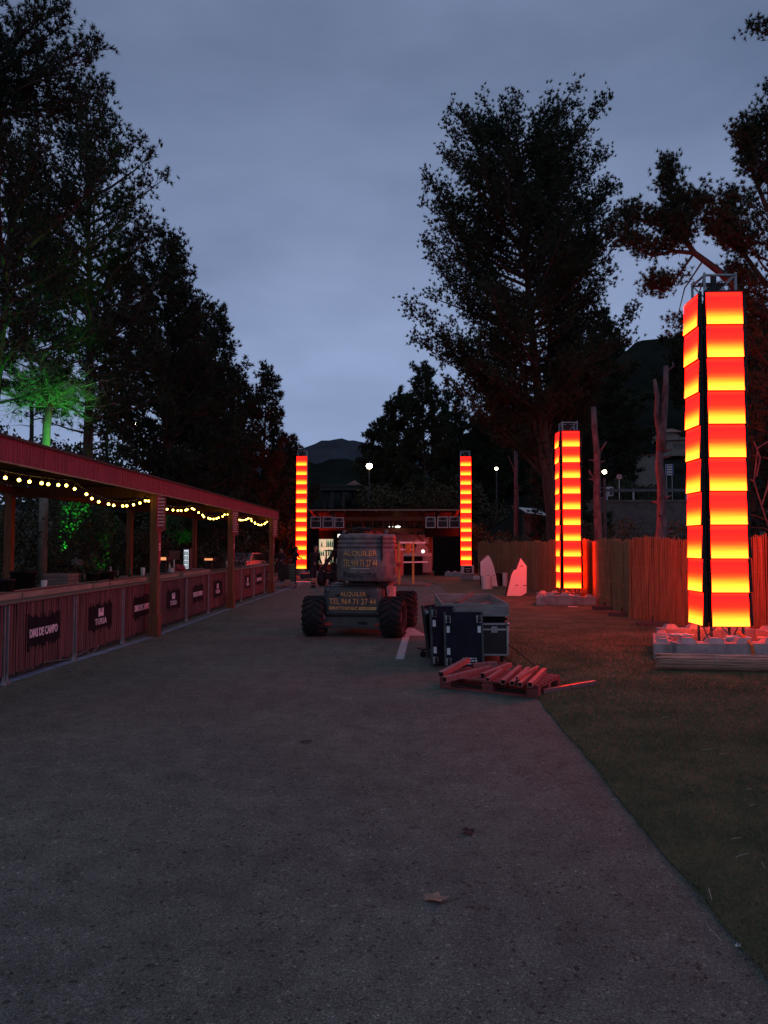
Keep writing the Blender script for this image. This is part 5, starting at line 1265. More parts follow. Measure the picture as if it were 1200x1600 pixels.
g = G(777, 908); bucket('dark potted plant by the reed fence between the fin panels', g.x, g.y + .6, .18, .3, 1, z=.014)
g = G(731, 914); t = thing('carton', 'white carton with dark printed panel on a block at the fence side far tower', 'carton', (AT(731, 905, 36.4).x, 36.4, .30))
b = MB(); b.box(-.30, .30, 0, .4, 0, .42); b.build('box', 'plastic_w', t, bevel=.01); b = MB(); b.box(-.18, .20, -.006, -.001, .05, .36); b.build('printed_panel', 'blue_ply', t); b = MB(); b.box(-.12, .14, -.009, -.0065, .24, .27); b.box(-.08, .10, -.009, -.0065, .13, .16); b.build('print', 'print', t)
block('white concrete block carrying the white carton', B8, AT(732, 908, 36.55).x, 36.6, 0, .95)
crumple('plastic_sheet', 'small crumpled plastic beside the carton block', (AT(746, 908, 36.2).x, 36.2, .07), .22, .2, .14, 'wrap', 'plastic sheet', 3, .5)
# ------------------------------------------------------------------ small litter
def leaf_obj(name, label, px, py, L_, W_, m, rz, cat='leaf', lobes=True):
    g = G(px, py); n = 22; vs = [(0, 0, .012)]; 
    for i in range(n):
        a = 2*math.pi*i/n; q = 1 + (.22*math.sin(a*5+1) + .1*math.sin(a*9) if lobes else .1*math.sin(a*3)); vs.append((math.cos(a)*L_/2*q, math.sin(a)*W_/2*q, .006 + .012*abs(math.sin(a*2+1)) + (.01 if i % 5 == 0 else 0)))
    b_ = MB(); b_.add(vs, [(0, 1+i, 1+(i+1) % n) for i in range(n)]); o = b_.build(name, m, None, loc=(g.x, g.y, 0), rot=(0, 0, rz)); return tag(o, label, cat)
leaf_obj('dry_leaf', 'curled dry brown leaf lying on the asphalt in front', 680, 1407, .115, .075, 'dry_leaf', R(-8))
leaf_obj('dark_leaf', 'dark wet leaf on the asphalt beyond the brown one', 732, 1301.5, .07, .085, 'dark_leaf', R(10), lobes=False)
leaf_obj('dark_leaf', 'thin dark scrap on the asphalt well left of the two leaves', 477, 1161, .10, .035, 'dark_leaf', R(10))
leaf_obj('paper_scrap', 'tiny pink white scrap at the corner of asphalt and turf', 1153, 1483, .022, .016, 'plastic_w', 0, 'litter')
o = leaf_obj('marking_plate', 'small worn white dash painted on the road left of the arrow', 587, 1012.5, .10, .02, 'paint', 0, 'road stud', False)
for i, (px, py, l, a) in enumerate(((1110, 1397, .05, 75), (1160, 1336, .045, 20), (1193, 1352, .03, 80), (1117, 1459, .05, 100), (1176, 1258, .02, 10), (1170, 1233, .02, 0), (1105, 1171, .05, 5), (980, 1112, .03, 40), (1150, 1310, .03, 5), (1130, 1178, .04, 20), (1040, 1120, .03, 10), (960, 1249, .02, 0))):
    g = G(px, py, .03); b = MB(); d = Vector((math.cos(R(a)), math.sin(R(a)), .08))*l; b.tube([-d, d*.1 + Vector((0, .004, 0)), d], .0014, 4)
    tag(b.build('straw', 'straw', None, loc=g), 'small pale straw lying loose on the turf', 'straw', 'pale straws scattered on the turf')
g = G(895, 948.5, .02); b = MB(); b.box(-.12, .12, -.05, .05, 0, .015); tag(b.build('paper_scrap', 'plastic_w', None, loc=g), 'white scrap of paper before the blocks of the tower by the fence bend', 'litter')
# ------------------------------------------------------------------ far right: wall, road, signs, house
YW = 47.0
def wx(px, Y=YW): return AT(px, 800, Y).x
def wz(py, Y=YW): return AT(1000, py, Y).z
w_ = thing('retaining_wall', 'long dark stone retaining wall behind the bare trunks', 'wall', (wx(880), YW, 0))
x1 = wx(1300) - wx(880); b = MB(); b.box(0, x1, 0, .5, 0, wz(785)); b.build('wall_face', 'stone', w_)
b = MB(); b.box(-.05, x1, -.08, .6, wz(785)+.001, wz(781)); b.build('coping', 'stone', w_, bevel=.03)
random.seed(21); STN = []
for k in range(4): b = MB(); b.box(0, .62, -.05, .0, 0, .27); STN.append(b.mesh('stone', 'stone', bevel=.03))
for r_ in range(9):
    x = random.uniform(0, .4)
    while x < x1 - .9 and x < 12:
        inst('stone', STN[random.randrange(4)], w_, (x, 0, .6 + r_*.31 + random.uniform(-.01, .01))); x += .68
gr = thing('guard_rail', 'low metal guard rail along the road on top of the retaining wall', 'guard rail', (wx(955), YW + 1.0, wz(778) - .05)); b = MB(); b.box(0, 9, 0, .05, .52, .70); b.build('rail', 'rim', gr)
for k in range(6): b = MB(); b.box(k*1.7, k*1.7+.1, .06, .14, 0, .72); b.build('post', 'galv', gr)
p = AT(967.5, 745, YW + 1.8); t = thing('round_sign', 'round white and red traffic sign on a short pale pole', 'traffic sign', (p.x, p.y, wz(782)))
zc = p.z - wz(782); b = MB(); Mx = Matrix.Translation((0, 0, zc)) @ Matrix.Rotation(R(90), 4, 'X'); b.lathe([(.001, .02), (.20, .02), (.20, -.01), (.001, -.01)], 24, Mx); b.build('plate', 'plastic_w', t)
b = MB(); b.lathe([(.14, .026), (.20, .026), (.20, .0205), (.14, .0205)], 24, Mx, True); b.build('red_ring', 'sign_red', t); b = MB(); b.box(-.03, .03, -.030, -.0215, zc-.09, zc+.09); b.box(-.08, .08, -.030, -.0215, zc+.02, zc+.05); b.build('symbol', 'groove', t)
b = MB(); b.tube([(0, .03, 0), (0, .03, zc)], .03, 8); b.build('pole', 'plastic_w', t)
p = AT(1046, 734, YW + 2.5); t = thing('information_board', 'white board with blue edges and dark rows on two posts above the wall', 'sign', (p.x, p.y, wz(780)))
zc = p.z - wz(780); b = MB(); b.box(-.26, .26, 0, .04, zc-.36, zc+.36); b.build('panel', 'plastic_w', t); b = MB(); b.box(-.25, -.16, -.006, -.001, zc-.35, zc+.35); b.box(.16, .25, -.006, -.001, zc-.35, zc+.35); b.build('side_band', 'sign_blue', t)
b = MB()
for k in range(4): b.box(-.14, .14, -.005, -.001, zc-.27+k*.17, zc-.20+k*.17)
b.build('print', 'groove', t); b = MB(); b.tube([(-.18, .06, 0), (-.18, .06, zc+.3)], .025, 6); b.tube([(.18, .06, 0), (.18, .06, zc+.3)], .025, 6); b.build('post', 'galv', t)
p = AT(953, 760, YW + 2); t = thing('utility_box', 'small white cabinet beside the street lamp on the upper road', 'cabinet', (p.x, p.y, wz(772))); b = MB(); b.box(-.22, .22, 0, .4, 0, .62); b.build('cabinet', 'plastic_w', t, bevel=.02); b = MB(); b.box(-.02, .18, -.006, -.001, .08, .55); b.build('door', 'stone', t)
# street lamps
def street_lamp(label, px, py, Y, zb, r=.17):
    p = AT(px, py, Y); t = thing('street_lamp', label, 'street lamp', (p.x, Y, zb), 0, 'street lamps on the far roads')
    b_ = MB(); b_.tube([(0, .1, 0), (0, .1, p.z - zb - .25)], [.08, .05], 8); b_.build('pole', 'dark_grey', t)
    b_ = MB(); b_.ico((0, .1, p.z - zb), r, 3, (1, 1, .9)); b_.build('globe', 'street_glow', t, smooth=True)
    b_ = MB(); b_.lathe([(.001, r*1.15), (r*.8, r*.8), (r*1.0, r*.7), (.001, r*.75)], 14, Matrix.Translation((0, .1, p.z - zb))); b_.build('cap', 'dark_grey', t)
street_lamp('bright street lamp beside the dark bridge in the middle distance', 577, 728, 60, 0, .25)
street_lamp('street lamp glowing between the far tower and the tall pine', 776, 732, 60, 0, .13)
street_lamp('street lamp beside the bare forked trunk above the wall', 945.5, 737, 30, 0, .09)
street_lamp('tiny distant street lamp through the dark pines beyond the bar roof', 212.5, 662, 60, 3, .10)
# house on the slope
p = AT(1058, 700, 80); hs = thing('hillside_house', 'pale two storey house with small barred window on the slope', 'house', (p.x, 80, 0), R(-14))
def hb(x0, x1, y0, y1, z0, z1, nm, m, par=None, bev=0): b_ = MB(); b_.box(x0, x1, y0, y1, z0, z1); return b_.build(nm, m, par or hs, bevel=bev)
hz_ = lambda py: AT(1050, py, 80).z
hb(-1.2, 1.3, 0, 4, hz_(712), hz_(688), 'lower_wall', 'plaster'); hb(-2.2, .4, 1.2, 4, hz_(687)+.1, hz_(672), 'upper_wall', 'plaster'); hb(-1.6, 2.8, -.35, 4.2, hz_(688)+.01, hz_(686)+.1, 'roof_slab', 'plaster')
b = MB(); b.add([(-2.5, .8, hz_(673)), (.7, .8, hz_(673)), (.7, 4.2, hz_(673)), (-2.5, 4.2, hz_(673)), (-.5, 2.5, hz_(664)), (-.2, 2.5, hz_(664))], [(0,1,5,4),(1,2,5),(2,3,4,5),(3,0,4),(3,2,1,0)]); b.build('roof', 'tile', hs)
b = MB(); b.add([(.6, 0, hz_(684)), (2.9, 0, hz_(682)), (2.9, 4, hz_(682)), (.6, 4, hz_(674)), (.6, 4, hz_(684))], [(0,1,2,3),(0,3,4)]); b.build('side_roof', 'plaster', hs)
wn = hb(-.35, .75, -.02, -.001, hz_(700), hz_(693), 'window', 'glass'); hb(-.35, .75, -.05, -.021, hz_(700)-.06, hz_(700), 'sill', 'plaster', wn)
for k in range(5): hb(-.35 + k*.26, -.30 + k*.26, -.045, -.021, hz_(700)+.001, hz_(693), 'window_bar', 'groove', wn)
p = AT(1003, 722, 66); h2 = thing('garden_wall', 'broken pale ochre wall of a low building overgrown with shrubs', 'wall', (p.x, 66, 3)); b = MB(); z0_ = AT(1003, 735, 66).z - 3; z1_ = AT(1003, 712, 66).z - 3
b.box(-.5, 1.2, 0, .4, z0_ - 1.5, z1_); b.box(1.21, 1.8, 0, .4, z0_ - 1.5, z1_ - .4); b.build('wall_face', 'plaster', h2); b = MB(); b.box(-.6, 1.3, -.1, .6, z1_+.01, z1_ + .12); b.build('wall_cap', 'tile', h2)
# sheds behind the fence
def shed(label, px0, px1, py_top, Y, m='roof_dark'):
    a = AT(px0, py_top, Y); c = AT(px1, py_top, Y); t = thing('shed', label, 'shed', (a.x, Y, 0)); w = c.x - a.x; h = a.z
    b_ = MB(); b_.box(.1, w-.1, 0, 3, 0, h-.5); b_.build('wall', m, t); b_ = MB(); b_.add([(-.2, -.4, h-.5), (w+.2, -.4, h-.7), (w+.2, 2.8, h-.1), (-.2, 2.8, h)], [(0,1,2,3)]); b_.add([(-.2, -.4, h-.58), (w+.2, -.4, h-.78), (w+.2, 2.8, h-.18), (-.2, 2.8, h-.08)], [(3,2,1,0)]); b_.build('roof', 'galv', t)
shed('grey roofed shed just left of the tower by the fence bend', 826, 850, 789, 46)
shed('grey roofed shed behind the fence between bend tower and bare trunk', 905, 928, 786, 45)
# bridge with pillars
YB = 108; bx = lambda px: AT(px, 760, YB).x; bz = lambda py: AT(540, py, YB).z
br = thing('road_bridge', 'dark road bridge on slim pillars in front of the mountain', 'bridge', (bx(500), YB, 0))
b = MB(); b.box(0, bx(578)-bx(500), 0, 5, bz(766), bz(760)); b.box(0, bx(578)-bx(500), -.2, 0-.001, bz(760), bz(757.5)); b.build('deck', 'bridge_dark', br)
for px in (503, 511, 518, 531, 536, 549, 555, 567, 574): b = MB(); X = bx(px)-bx(500); b.box(X-.22, X+.22, .5 + (px % 2)*3, .95 + (px % 2)*3, 0, bz(766)-.01); b.build('pillar', 'bridge_dark', br)
b = MB()
for k in range(16): X = k*.47; b.box(X, X+.05, -.15, -.1, bz(757.5), bz(755.5))
b.box(0, 7.2, -.15, -.1, bz(755.5), bz(755)); b.build('railing', 'bridge_dark', br)
p = AT(553, 752, 150); t = thing('roadside_house', 'faint reddish house beyond the bridge under the street lamp', 'house', (p.x, 150, 8)); t.scale = (.8, .8, .8); b = MB(); b.box(-2, 2, 0, 4, 0, p.z - 8 + .6); b.build('wall', 'plaster', t); b = MB(); b.add([(-2.3, -.3, p.z-7.4), (2.3, -.3, p.z-7.4), (2.3, 4.3, p.z-7.4), (-2.3, 4.3, p.z-7.4), (0, 2, p.z-5.9)], [(0,1,4),(1,2,4),(2,3,4),(3,0,4)]); b.build('roof', 'tile', t)
# parked white vehicle behind the bar at the far end
p = AT(392, 880, 40); t = thing('parked_car', 'pale open car parked behind the far end of the bar', 'car', (p.x - .3, 40, 0), R(80))
b = MB(); b.prism([(-1.8, .35), (1.8, .35), (1.85, .75), (1.1, .85), (.6, 1.28), (-.9, 1.30), (-1.3, .9), (-1.85, .85)], 1.5, Matrix.Translation((0, -.75, 0))); b.build('body', 'galv', t, bevel=.05)
for y in (-.756, .752): b = MB(); b.prism([(.95, .88), (.55, 1.22), (-.8, 1.24), (-1.1, .9)], .004, Matrix.Translation((0, y, 0))); b.build('window', 'glass', t)
for x in (-1.15, 1.15):
    for y in (-.80, .60): b = MB(); b.tube([(x, y, .32), (x, y+.2, .32)], .32, 18); b.build('wheel', 'rubber', t)
# rock on the bank
crumple('rock', 'pale rounded rock on the dirt bank seen over the nearest counters', (AT(121, 877, 17.5).x, 17.5, AT(121, 877, 17.5).z - .05), .15, .12, .12, 'stone', 'rock', 3, .3)

# ------------------------------------------------------------------ green garden spotlights among the trees (lamps themselves stand low behind the bar)
def flood(label, loc, target, energy, size=60):
    t = thing('garden_spotlight', label, 'spotlight', loc, 0, 'green garden spotlights behind the bar')
    b_ = MB(); b_.lathe([(.001, -.08), (.05, -.08), (.075, .05), (.07, .05), (.06, .0), (.001, .0)], 16, Matrix.Translation((0, 0, .12))); b_.tube([(0, 0, 0), (0, 0, .05)], .015, 6); b_.build('housing', 'black', t)
    l = bpy.data.lights.new('green_spot', 'SPOT'); l.energy = energy; l.color = (.05, 1, .10); l.spot_size = R(size); l.spot_blend = .8; l.shadow_soft_size = .05
    o = bpy.data.objects.new('green_spot', l); COL.objects.link(o); o.location = Vector(loc) + Vector((0, 0, .28))
    d = Vector(target) - o.location; o.rotation_euler = d.to_track_quat('-Z', 'Y').to_euler(); return t

# ------------------------------------------------------------------ trees
def bell(w, lo=.55, peak=.35, top=.12):
    def f(t):
        if t < peak: return w*(lo + (1-lo)*(t/peak)**.8)
        return w*(top + (1-top)*max(0, 1 - ((t-peak)/(1-peak))**1.6))
    return f
def tx(px, Y): return AT(px, 852, Y).x
def tz(py, Y): return AT(600, py, Y).z
# left row, near to far
def overhang(T, P, D, trunk):
    base = lerp_path(trunk, .80)
    for (px, py, Y) in ((60, 25, 12.6), (20, 110, 12.4), (100, 40, 13.2), (135, 95, 12.8), (95, 120, 12.2), (60, 70, 13.6), (155, 75, 13.4), (40, 175, 12.4), (75, 185, 12.8), (-20, 60, 13), (-30, 150, 13), (110, 175, 13.2), (90, 5, 12.8), (150, 160, 12.7)):
        e = AT(px, py, Y) - Vector((tx(-110, 13), 13, -.05)); m_ = base.lerp(e, .5) + Vector((0, 0, -.15))
        bough(T, [base, base.lerp(e, .25), m_, base.lerp(e, .8), e], .05, .22, lambda u: .22 + .55*(1.15-u), P, D, twig_gap=.11, jit=.09, start=.42)
pine('near pine overhanging the top corner of the picture above the bar', tx(-110, 13), 13, -.05, 12.5, bell(1.6, .4), .62, 26, .24, (0, 0), .17, 12, .016, 11, .26, .34, 'pines rising behind the bar', twig_gap=.12, extra=overhang)
pine('dark pine behind the near counters with its crown cut by the picture edge', tx(-40, 17.5), 17.5, .3, tz(215, 17.5) - .3, bell(2.9, .7, .5, .2), .42, 52, .18, (.8, 0), .22, 9, .026, 12, .30, .36, 'pines rising behind the bar', thin=1.3)
pine('tall pine with a straight thick trunk rising behind the nearest bar post', tx(131, 22), 22, .4, tz(165, 22) - .4, bell(2.75, .6, .55, .28), .28, 100, .19, (.05, 0), .25, 9, .03, 13, .32, .36, 'pines rising behind the bar', up=.4, thin=1.32)
pine('dark dense conical pine behind the middle of the bar', tx(258, 31), 31, .4, tz(374, 31) - .4, bell(3.3, .9, .30, .12), .08, 120, .22, (.2, 0), .32, 8, .045, 14, .42, .34, 'pines rising behind the bar')
pine('slimmer pine on the outer slope of the left row, lower than the conical one', tx(335, 38), 38, .3, tz(487, 38) - .3, bell(2.6, .85, .35, .15), .08, 90, .22, (0, 0), .36, 8, .05, 15, .46, .34, 'pines rising behind the bar')
pine('small rounded pine at the end of the left row beside the far tower', tx(412, 47), 47, 0, tz(580, 47), bell(2.1, .75, .4, .2), .10, 70, .18, (0, 0), .40, 8, .06, 16, .5, .36, 'pines rising behind the bar')
pine('low dark tree just behind the bar side far tower', tx(447, 55), 55, 0, tz(690, 55), bell(2.4, .9, .35, .2), .02, 60, .18, (0, 0), .45, 8, .07, 17, .55, .36, 'pines rising behind the bar')
pine('dark pine filling the gap between middle and outer pines of the left row', tx(300, 42), 42, .2, tz(500, 42), bell(3.2, .9, .35, .2), .02, 90, .2, (0, 0), .42, 8, .06, 18, .52, .36, 'pines rising behind the bar')
pine('dark pine low between the outer pine and the last rounded one', tx(372, 50), 50, .2, tz(610, 50), bell(2.6, .9, .35, .25), .02, 60, .2, (0, 0), .45, 8, .07, 19, .55, .36, 'pines rising behind the bar')
pine('far thin pine seen between trunks at the picture edge', tx(45, 40), 40, 2.0, tz(330, 40) - 2, bell(3.2, .6, .5, .2), .35, 50, .15, (0, 0), .42, 8, .06, 20, .6, .4, 'pines rising behind the bar')
pine('far thin pine seen just past the straight thick trunk', tx(165, 44), 44, 2.0, tz(420, 44) - 2, bell(3.0, .6, .5, .2), .45, 40, .12, (0, 0), .42, 8, .06, 23, .6, .4, 'pines rising behind the bar')
# green lit little tree
def green_tree():
    Y = 18.2; x = tx(66, Y); z0 = .2; t = thing('lit_tree', 'small bare twiggy tree lit bright green above the bar roof', 'tree', (x, Y, z0))
    random.seed(31); T = MB(); h = tz(612, Y) - z0
    T.tube([(0, 0, -.3), (.02, 0, h*.5), (.05, 0, h*.85), (.14, 0, h)], [.12, .105, .095, .085], 10); T.build('trunk', 'bark_mid', t, smooth=True)
    Bm = MB(); P = []; D = []
    for i in range(40):
        a = random.uniform(0, 6.28); l = random.uniform(.7, 1.5); z = h + random.uniform(-.35, .12); u = random.uniform(-.05, .75)
        p0 = Vector((.08, 0, z)); pts = [p0]; d = Vector((math.cos(a), math.sin(a)*.7, u)).normalized(); c = p0.copy()
        for k in range(5): d = (d + Vector((random.gauss(0,.28), random.gauss(0,.28), random.gauss(0,.2) + .03))).normalized(); c = c + d*l/5; pts.append(c.copy())
        Bm.tube(pts, [.022, .017, .013, .010, .007, .004], 4, False)
        for j in range(11):
            s = random.uniform(.25, 1); q = lerp_path(pts, s*.999); e = q + Vector((random.gauss(0,.3), random.gauss(0,.25), random.gauss(.04,.22))); m_ = q.lerp(e, .5) + Vector((random.gauss(0,.05), 0, random.gauss(0,.05)))
            Bm.tube([q, m_, e], [.007, .005, .003], 3, False)
            for _ in range(3):
                e2 = m_.lerp(e, random.random()); e3 = e2 + Vector((random.gauss(0,.14), random.gauss(0,.12), random.gauss(.02,.12))); Bm.tube([e2, e3], [.0035, .002], 3, False); P.append(tuple(e3)); D.append(tuple(e3 - e2))
    for k in range(2):
        Bm.tube([(.05, 0, h-.1-k*.06), (-.7, -.05, h-.12+k*.05), (-1.5, -.1, h+.12+k*.12), (-2.2, -.1, h+.34+k*.1)], [.035, .028, .02, .01], 5)
    Bm.build('branches', 'bark_mid', t); inst('crown', tufts(np.array(P), np.array(D), .10, 5, .008, 'leaf', 'crown'), t)
green_tree()
x18 = tx(66, 18.2)
flood('green spotlight at the foot of the green lit tree behind the bar', (x18 + 1.3, 16.9, .75), (x18 - .1, 18.2, 5.9), 1500, 38)
flood('green spotlight low behind the bar shining on the bushes', (-8.2, 20.3, .35), (-9.3, 22.5, 2.6), 260, 30)
flood('green spotlight farther along behind the bar', (-8.2, 28.2, .3), (-9.2, 30.4, 2.5), 200, 30)
flood('green spotlight on the bank shining up at the shrub above the fascia', (-8.6, 19.2, .3), (-9.3, 20.7, 4.2), 900, 30)
# right side
def gside(T, P, D, trunk):
    for (z0_, e) in ((4.6, AT(640, 478, 29.5)), (5.6, AT(652, 535, 29)), (7.0, AT(668, 400, 30.5)), (5.0, AT(985, 490, 30.2)), (6.2, AT(952, 420, 30)), (9.0, AT(948, 300, 30.5)), (4.2, AT(740, 640, 29)), (4.2, AT(700, 600, 29)), (8.0, AT(680, 300, 30)), (4.6, AT(760, 655, 29.5)), (4.4, AT(935, 560, 30.5)), (3.8, AT(790, 640, 30)), (5, AT(725, 560, 29.5)), (5, AT(780, 600, 29.5)), (5.5, AT(900, 500, 29.5))):
        b0 = lerp_path(trunk, z0_/H_G); e = e - ORG; m_ = b0.lerp(e, .5) + Vector((0, 0, .25))
        bough(T, [b0, b0.lerp(m_, .5), m_, m_.lerp(e, .5) + Vector((0, 0, .12)), e], .045, .34, lambda u: .45 + 1.25*(1.1-u), P, D, twig_gap=.15, start=.2, fill=1.2)
    T.tube([(-.1, -.1, 0), (-.35, -.2, 3.2), (-1.0, -.3, 6.2), (-1.7, -.3, 9.5), (-1.9, -.2, 12.5)], [.2, .15, .11, .07, .02], 8, False)
YG = 30; ORG = Vector((tx(876, YG), YG, 0)); H_G = tz(214, YG)
pine('tallest pine on the right with a broad rounded crown and reddish trunk', ORG.x, YG, 0, H_G, lambda t: float(np.interp(t, [0, .3, .5, .7, .86, .95, 1], [3.0, 4.3, 4.5, 4.2, 3.5, 2.8, 1.8])), .33, 135, .33, (-1.75, 0), .21, 10, .034, 41, .36, .32, 'pines on the fence side', extra=gside, twig_gap=.18, eltop=.5)
# upright co-leader giving the twin top
pine('second leader pine merging with the tallest crown', tx(862, 31.2), 31.2, 0, tz(224, 31.2), bell(2.6, .5, .5, .4), .42, 44, .2, (-.0, 0), .21, 10, .034, 42, .36, .34, 'pines on the fence side', twig_gap=.18)
def hlimb(T, P, D, trunk):
    o = Vector((tx(1225, 15), 15, 0))
    def W(px, py, Y=15): return AT(px, py, Y) - o
    def limb(pts, r, sl, gap=.2, start=.2): bough(T, [W(*p) for p in pts], r, gap, sl, P, D, twig_gap=.10, jit=.10, start=start, fill=2.6)
    limb([(1200, 500), (1125, 425), (1085, 395), (1060, 360), (1048, 310), (1043, 250)], .09, lambda u: .20 + .75*(1.05-u), .12, .42)
    limb([(1085, 395), (1050, 392), (1020, 400), (990, 385), (975, 370)], .05, lambda u: .5 - .2*u, .14, .1)
    limb([(1060, 365), (1030, 350), (1000, 345), (985, 340)], .04, lambda u: .45 - .15*u, .14, .1)
    limb([(1062, 360), (1085, 330), (1095, 310)], .03, lambda u: .35, .12, .2)
    limb([(1085, 395), (1060, 430), (1040, 455), (1020, 450)], .03, lambda u: .35, .14, .2)
    limb([(1100, 405), (1070, 450), (1060, 490), (1050, 515)], .02, lambda u: .15, .3, .7)
    limb([(1200, 450), (1165, 400), (1140, 365), (1150, 310)], .06, lambda u: .55 - .2*u, .13, .3)
    limb([(1165, 400), (1120, 370), (1110, 340)], .04, lambda u: .42, .14, .2)
    limb([(1200, 330), (1180, 280), (1165, 225), (1178, 205)], .05, lambda u: .40, .13, .2)
    limb([(1210, 260), (1175, 250), (1158, 215)], .04, lambda u: .30, .13, .3)
    limb([(1230, 60), (1200, 55), (1175, 45)], .03, lambda u: .20, .14, .4)
    limb([(1240, 150), (1205, 140)], .03, lambda u: .22, .14, .3)
    limb([(1200, 440), (1170, 445), (1150, 430)], .03, lambda u: .4, .13, .2)
    limb([(1210, 560), (1180, 500), (1160, 470)], .03, lambda u: .35, .16, .3)
pine('dark pine at the picture edge whose curved bough reaches over the nearest tower', tx(1225, 15), 15, 0, 10.6, bell(1.15, .9), .30, 50, .26, (-.2, 0), .145, 17, .014, 43, .2, .30, 'pines on the fence side', twig_gap=.11, extra=hlimb)
pine('dark pine with a narrow top behind the bare trunks', tx(945, 60), 60, 3, tz(497, 60) - 3, bell(3.9, .9, .3, .12), .12, 90, .2, (0, 0), .46, 8, .08, 44, .58, .34, 'pines on the fence side')
pine('low dark pine between tall pine and bare forked trunk', tx(882, 44), 44, 0, tz(560, 44), bell(2.6, .9, .35, .2), .05, 70, .2, (0, 0), .42, 8, .06, 45, .52, .34, 'pines on the fence side')
pine('dark pine behind the nearest tower above the house', tx(1110, 40), 40, 0, tz(520, 40), bell(2.6, .9, .4, .3), .66, 60, .2, (0, 0), .4, 8, .055, 46, .5, .34, 'pines on the fence side')
pine('dark pine at the right picture edge behind the reed fence', tx(1180, 26), 26, 0, tz(520, 26), bell(2.0, .9, .4, .4), .05, 70, .2, (0, 0), .32, 8, .045, 47, .44, .34, 'pines on the fence side')
# middle group behind the pavilion
YJ = 66
for i, (lab, px, py, w_, s_) in enumerate((('highest tree of the group behind the pavilion roof', 663, 588, 3.4, 51), ('round topped tree behind the pavilion, bar side of the highest', 625, 630, 3.2, 52), ('smaller tree at the bar side end of the group behind the pavilion', 592, 668, 2.6, 53), ('tree behind the pavilion reaching toward the fence side tower', 706, 622, 3.2, 54), ('low dark tree behind the fence side far tower', 752, 668, 3.4, 55), ('low dark tree right of the far fence side tower', 800, 690, 3.4, 56))):
    Y = YJ + i*2.5; pine(lab, tx(px, Y), Y, 0, tz(py, Y), bell(w_, .9, .5, .35), .04, 74, .2, (0, 0), .5, 8, .085, s_, .62, .36, 'trees behind the pavilion')
# bare trunks
def snag(label, px_b, px_t, py_t, Y, r, forks, seed, m='bark_pale', group='bare trunks behind the reed fence'):
    random.seed(seed); x = tx(px_b, Y); t = thing('dead_tree', label, 'dead tree', (x, Y, 0), 0, group); T = MB(); top = AT(px_t, py_t, Y); h = top.z
    pts = [Vector((0, 0, -.3))] + [Vector(((top.x-x)*k/8 + random.gauss(0, .03), random.gauss(0, .03), h*k/8)) for k in range(9)]
    T.tube(pts, [r*1.15] + [r*(1 - .055*k) for k in range(9)], 12)
    for (pa, pb, ra) in forks:
        P_ = [AT(*p, Y) - Vector((x, Y, 0)) for p in (pa, pb)]; q = [P_[0].lerp(P_[1], k/4) + Vector((random.gauss(0, .03), random.gauss(0, .03), 0)) for k in range(5)]; q[0] = P_[0]; T.tube(q, [ra*(1 - .12*k) for k in range(5)], 9)
    for k in range(9):
        z = h*random.uniform(.3, .98); p = lerp_path(pts, min(.99, (z+.3)/(h+.3))); a = random.uniform(0, 6.28); e = p + Vector((math.cos(a)*r*1.7, math.sin(a)*r*1.7, .08)); T.tube([p, e], [r*.28, r*.16], 6)
    T.build('trunk', m, t, smooth=True)
snag('tall bare grey trunk right of the tower by the fence bend', 939, 928, 636, 26, .17, (((936, 715), (948, 690), .05), ((934, 755), (917, 735), .05)), 61)
snag('bare forked trunk standing between the two near towers', 1032, 1033, 700, 21.5, .19, (((1031, 705), (1024, 592), .10), ((1034, 705), (1042, 572), .13), ((1042, 580), (1053, 566), .04), ((1036, 700), (1033, 665), .06)), 62)
snag('short broken trunk far behind the fence end', 806, 806, 704, 48, .20, (((804, 738), (795, 712), .06),), 63)
# vine stems right of the near tower
b = MB(); o = AT(1186, 850, 14.8)
for pts in (((1205, 835), (1190, 790), (1178, 752), (1184, 700), (1200, 690)), ((1182, 745), (1188, 715), (1178, 690)), ((1178, 752), (1170, 748)), ((1190, 790), (1200, 760), (1205, 720))): b.tube([AT(x, y, 14.8) - o for x, y in pts], [.014]*len(pts), 5)
tag(b.build('bare_vine', 'bark_pale', None, loc=o), 'thin bare looping vine right of the nearest tower', 'vine')
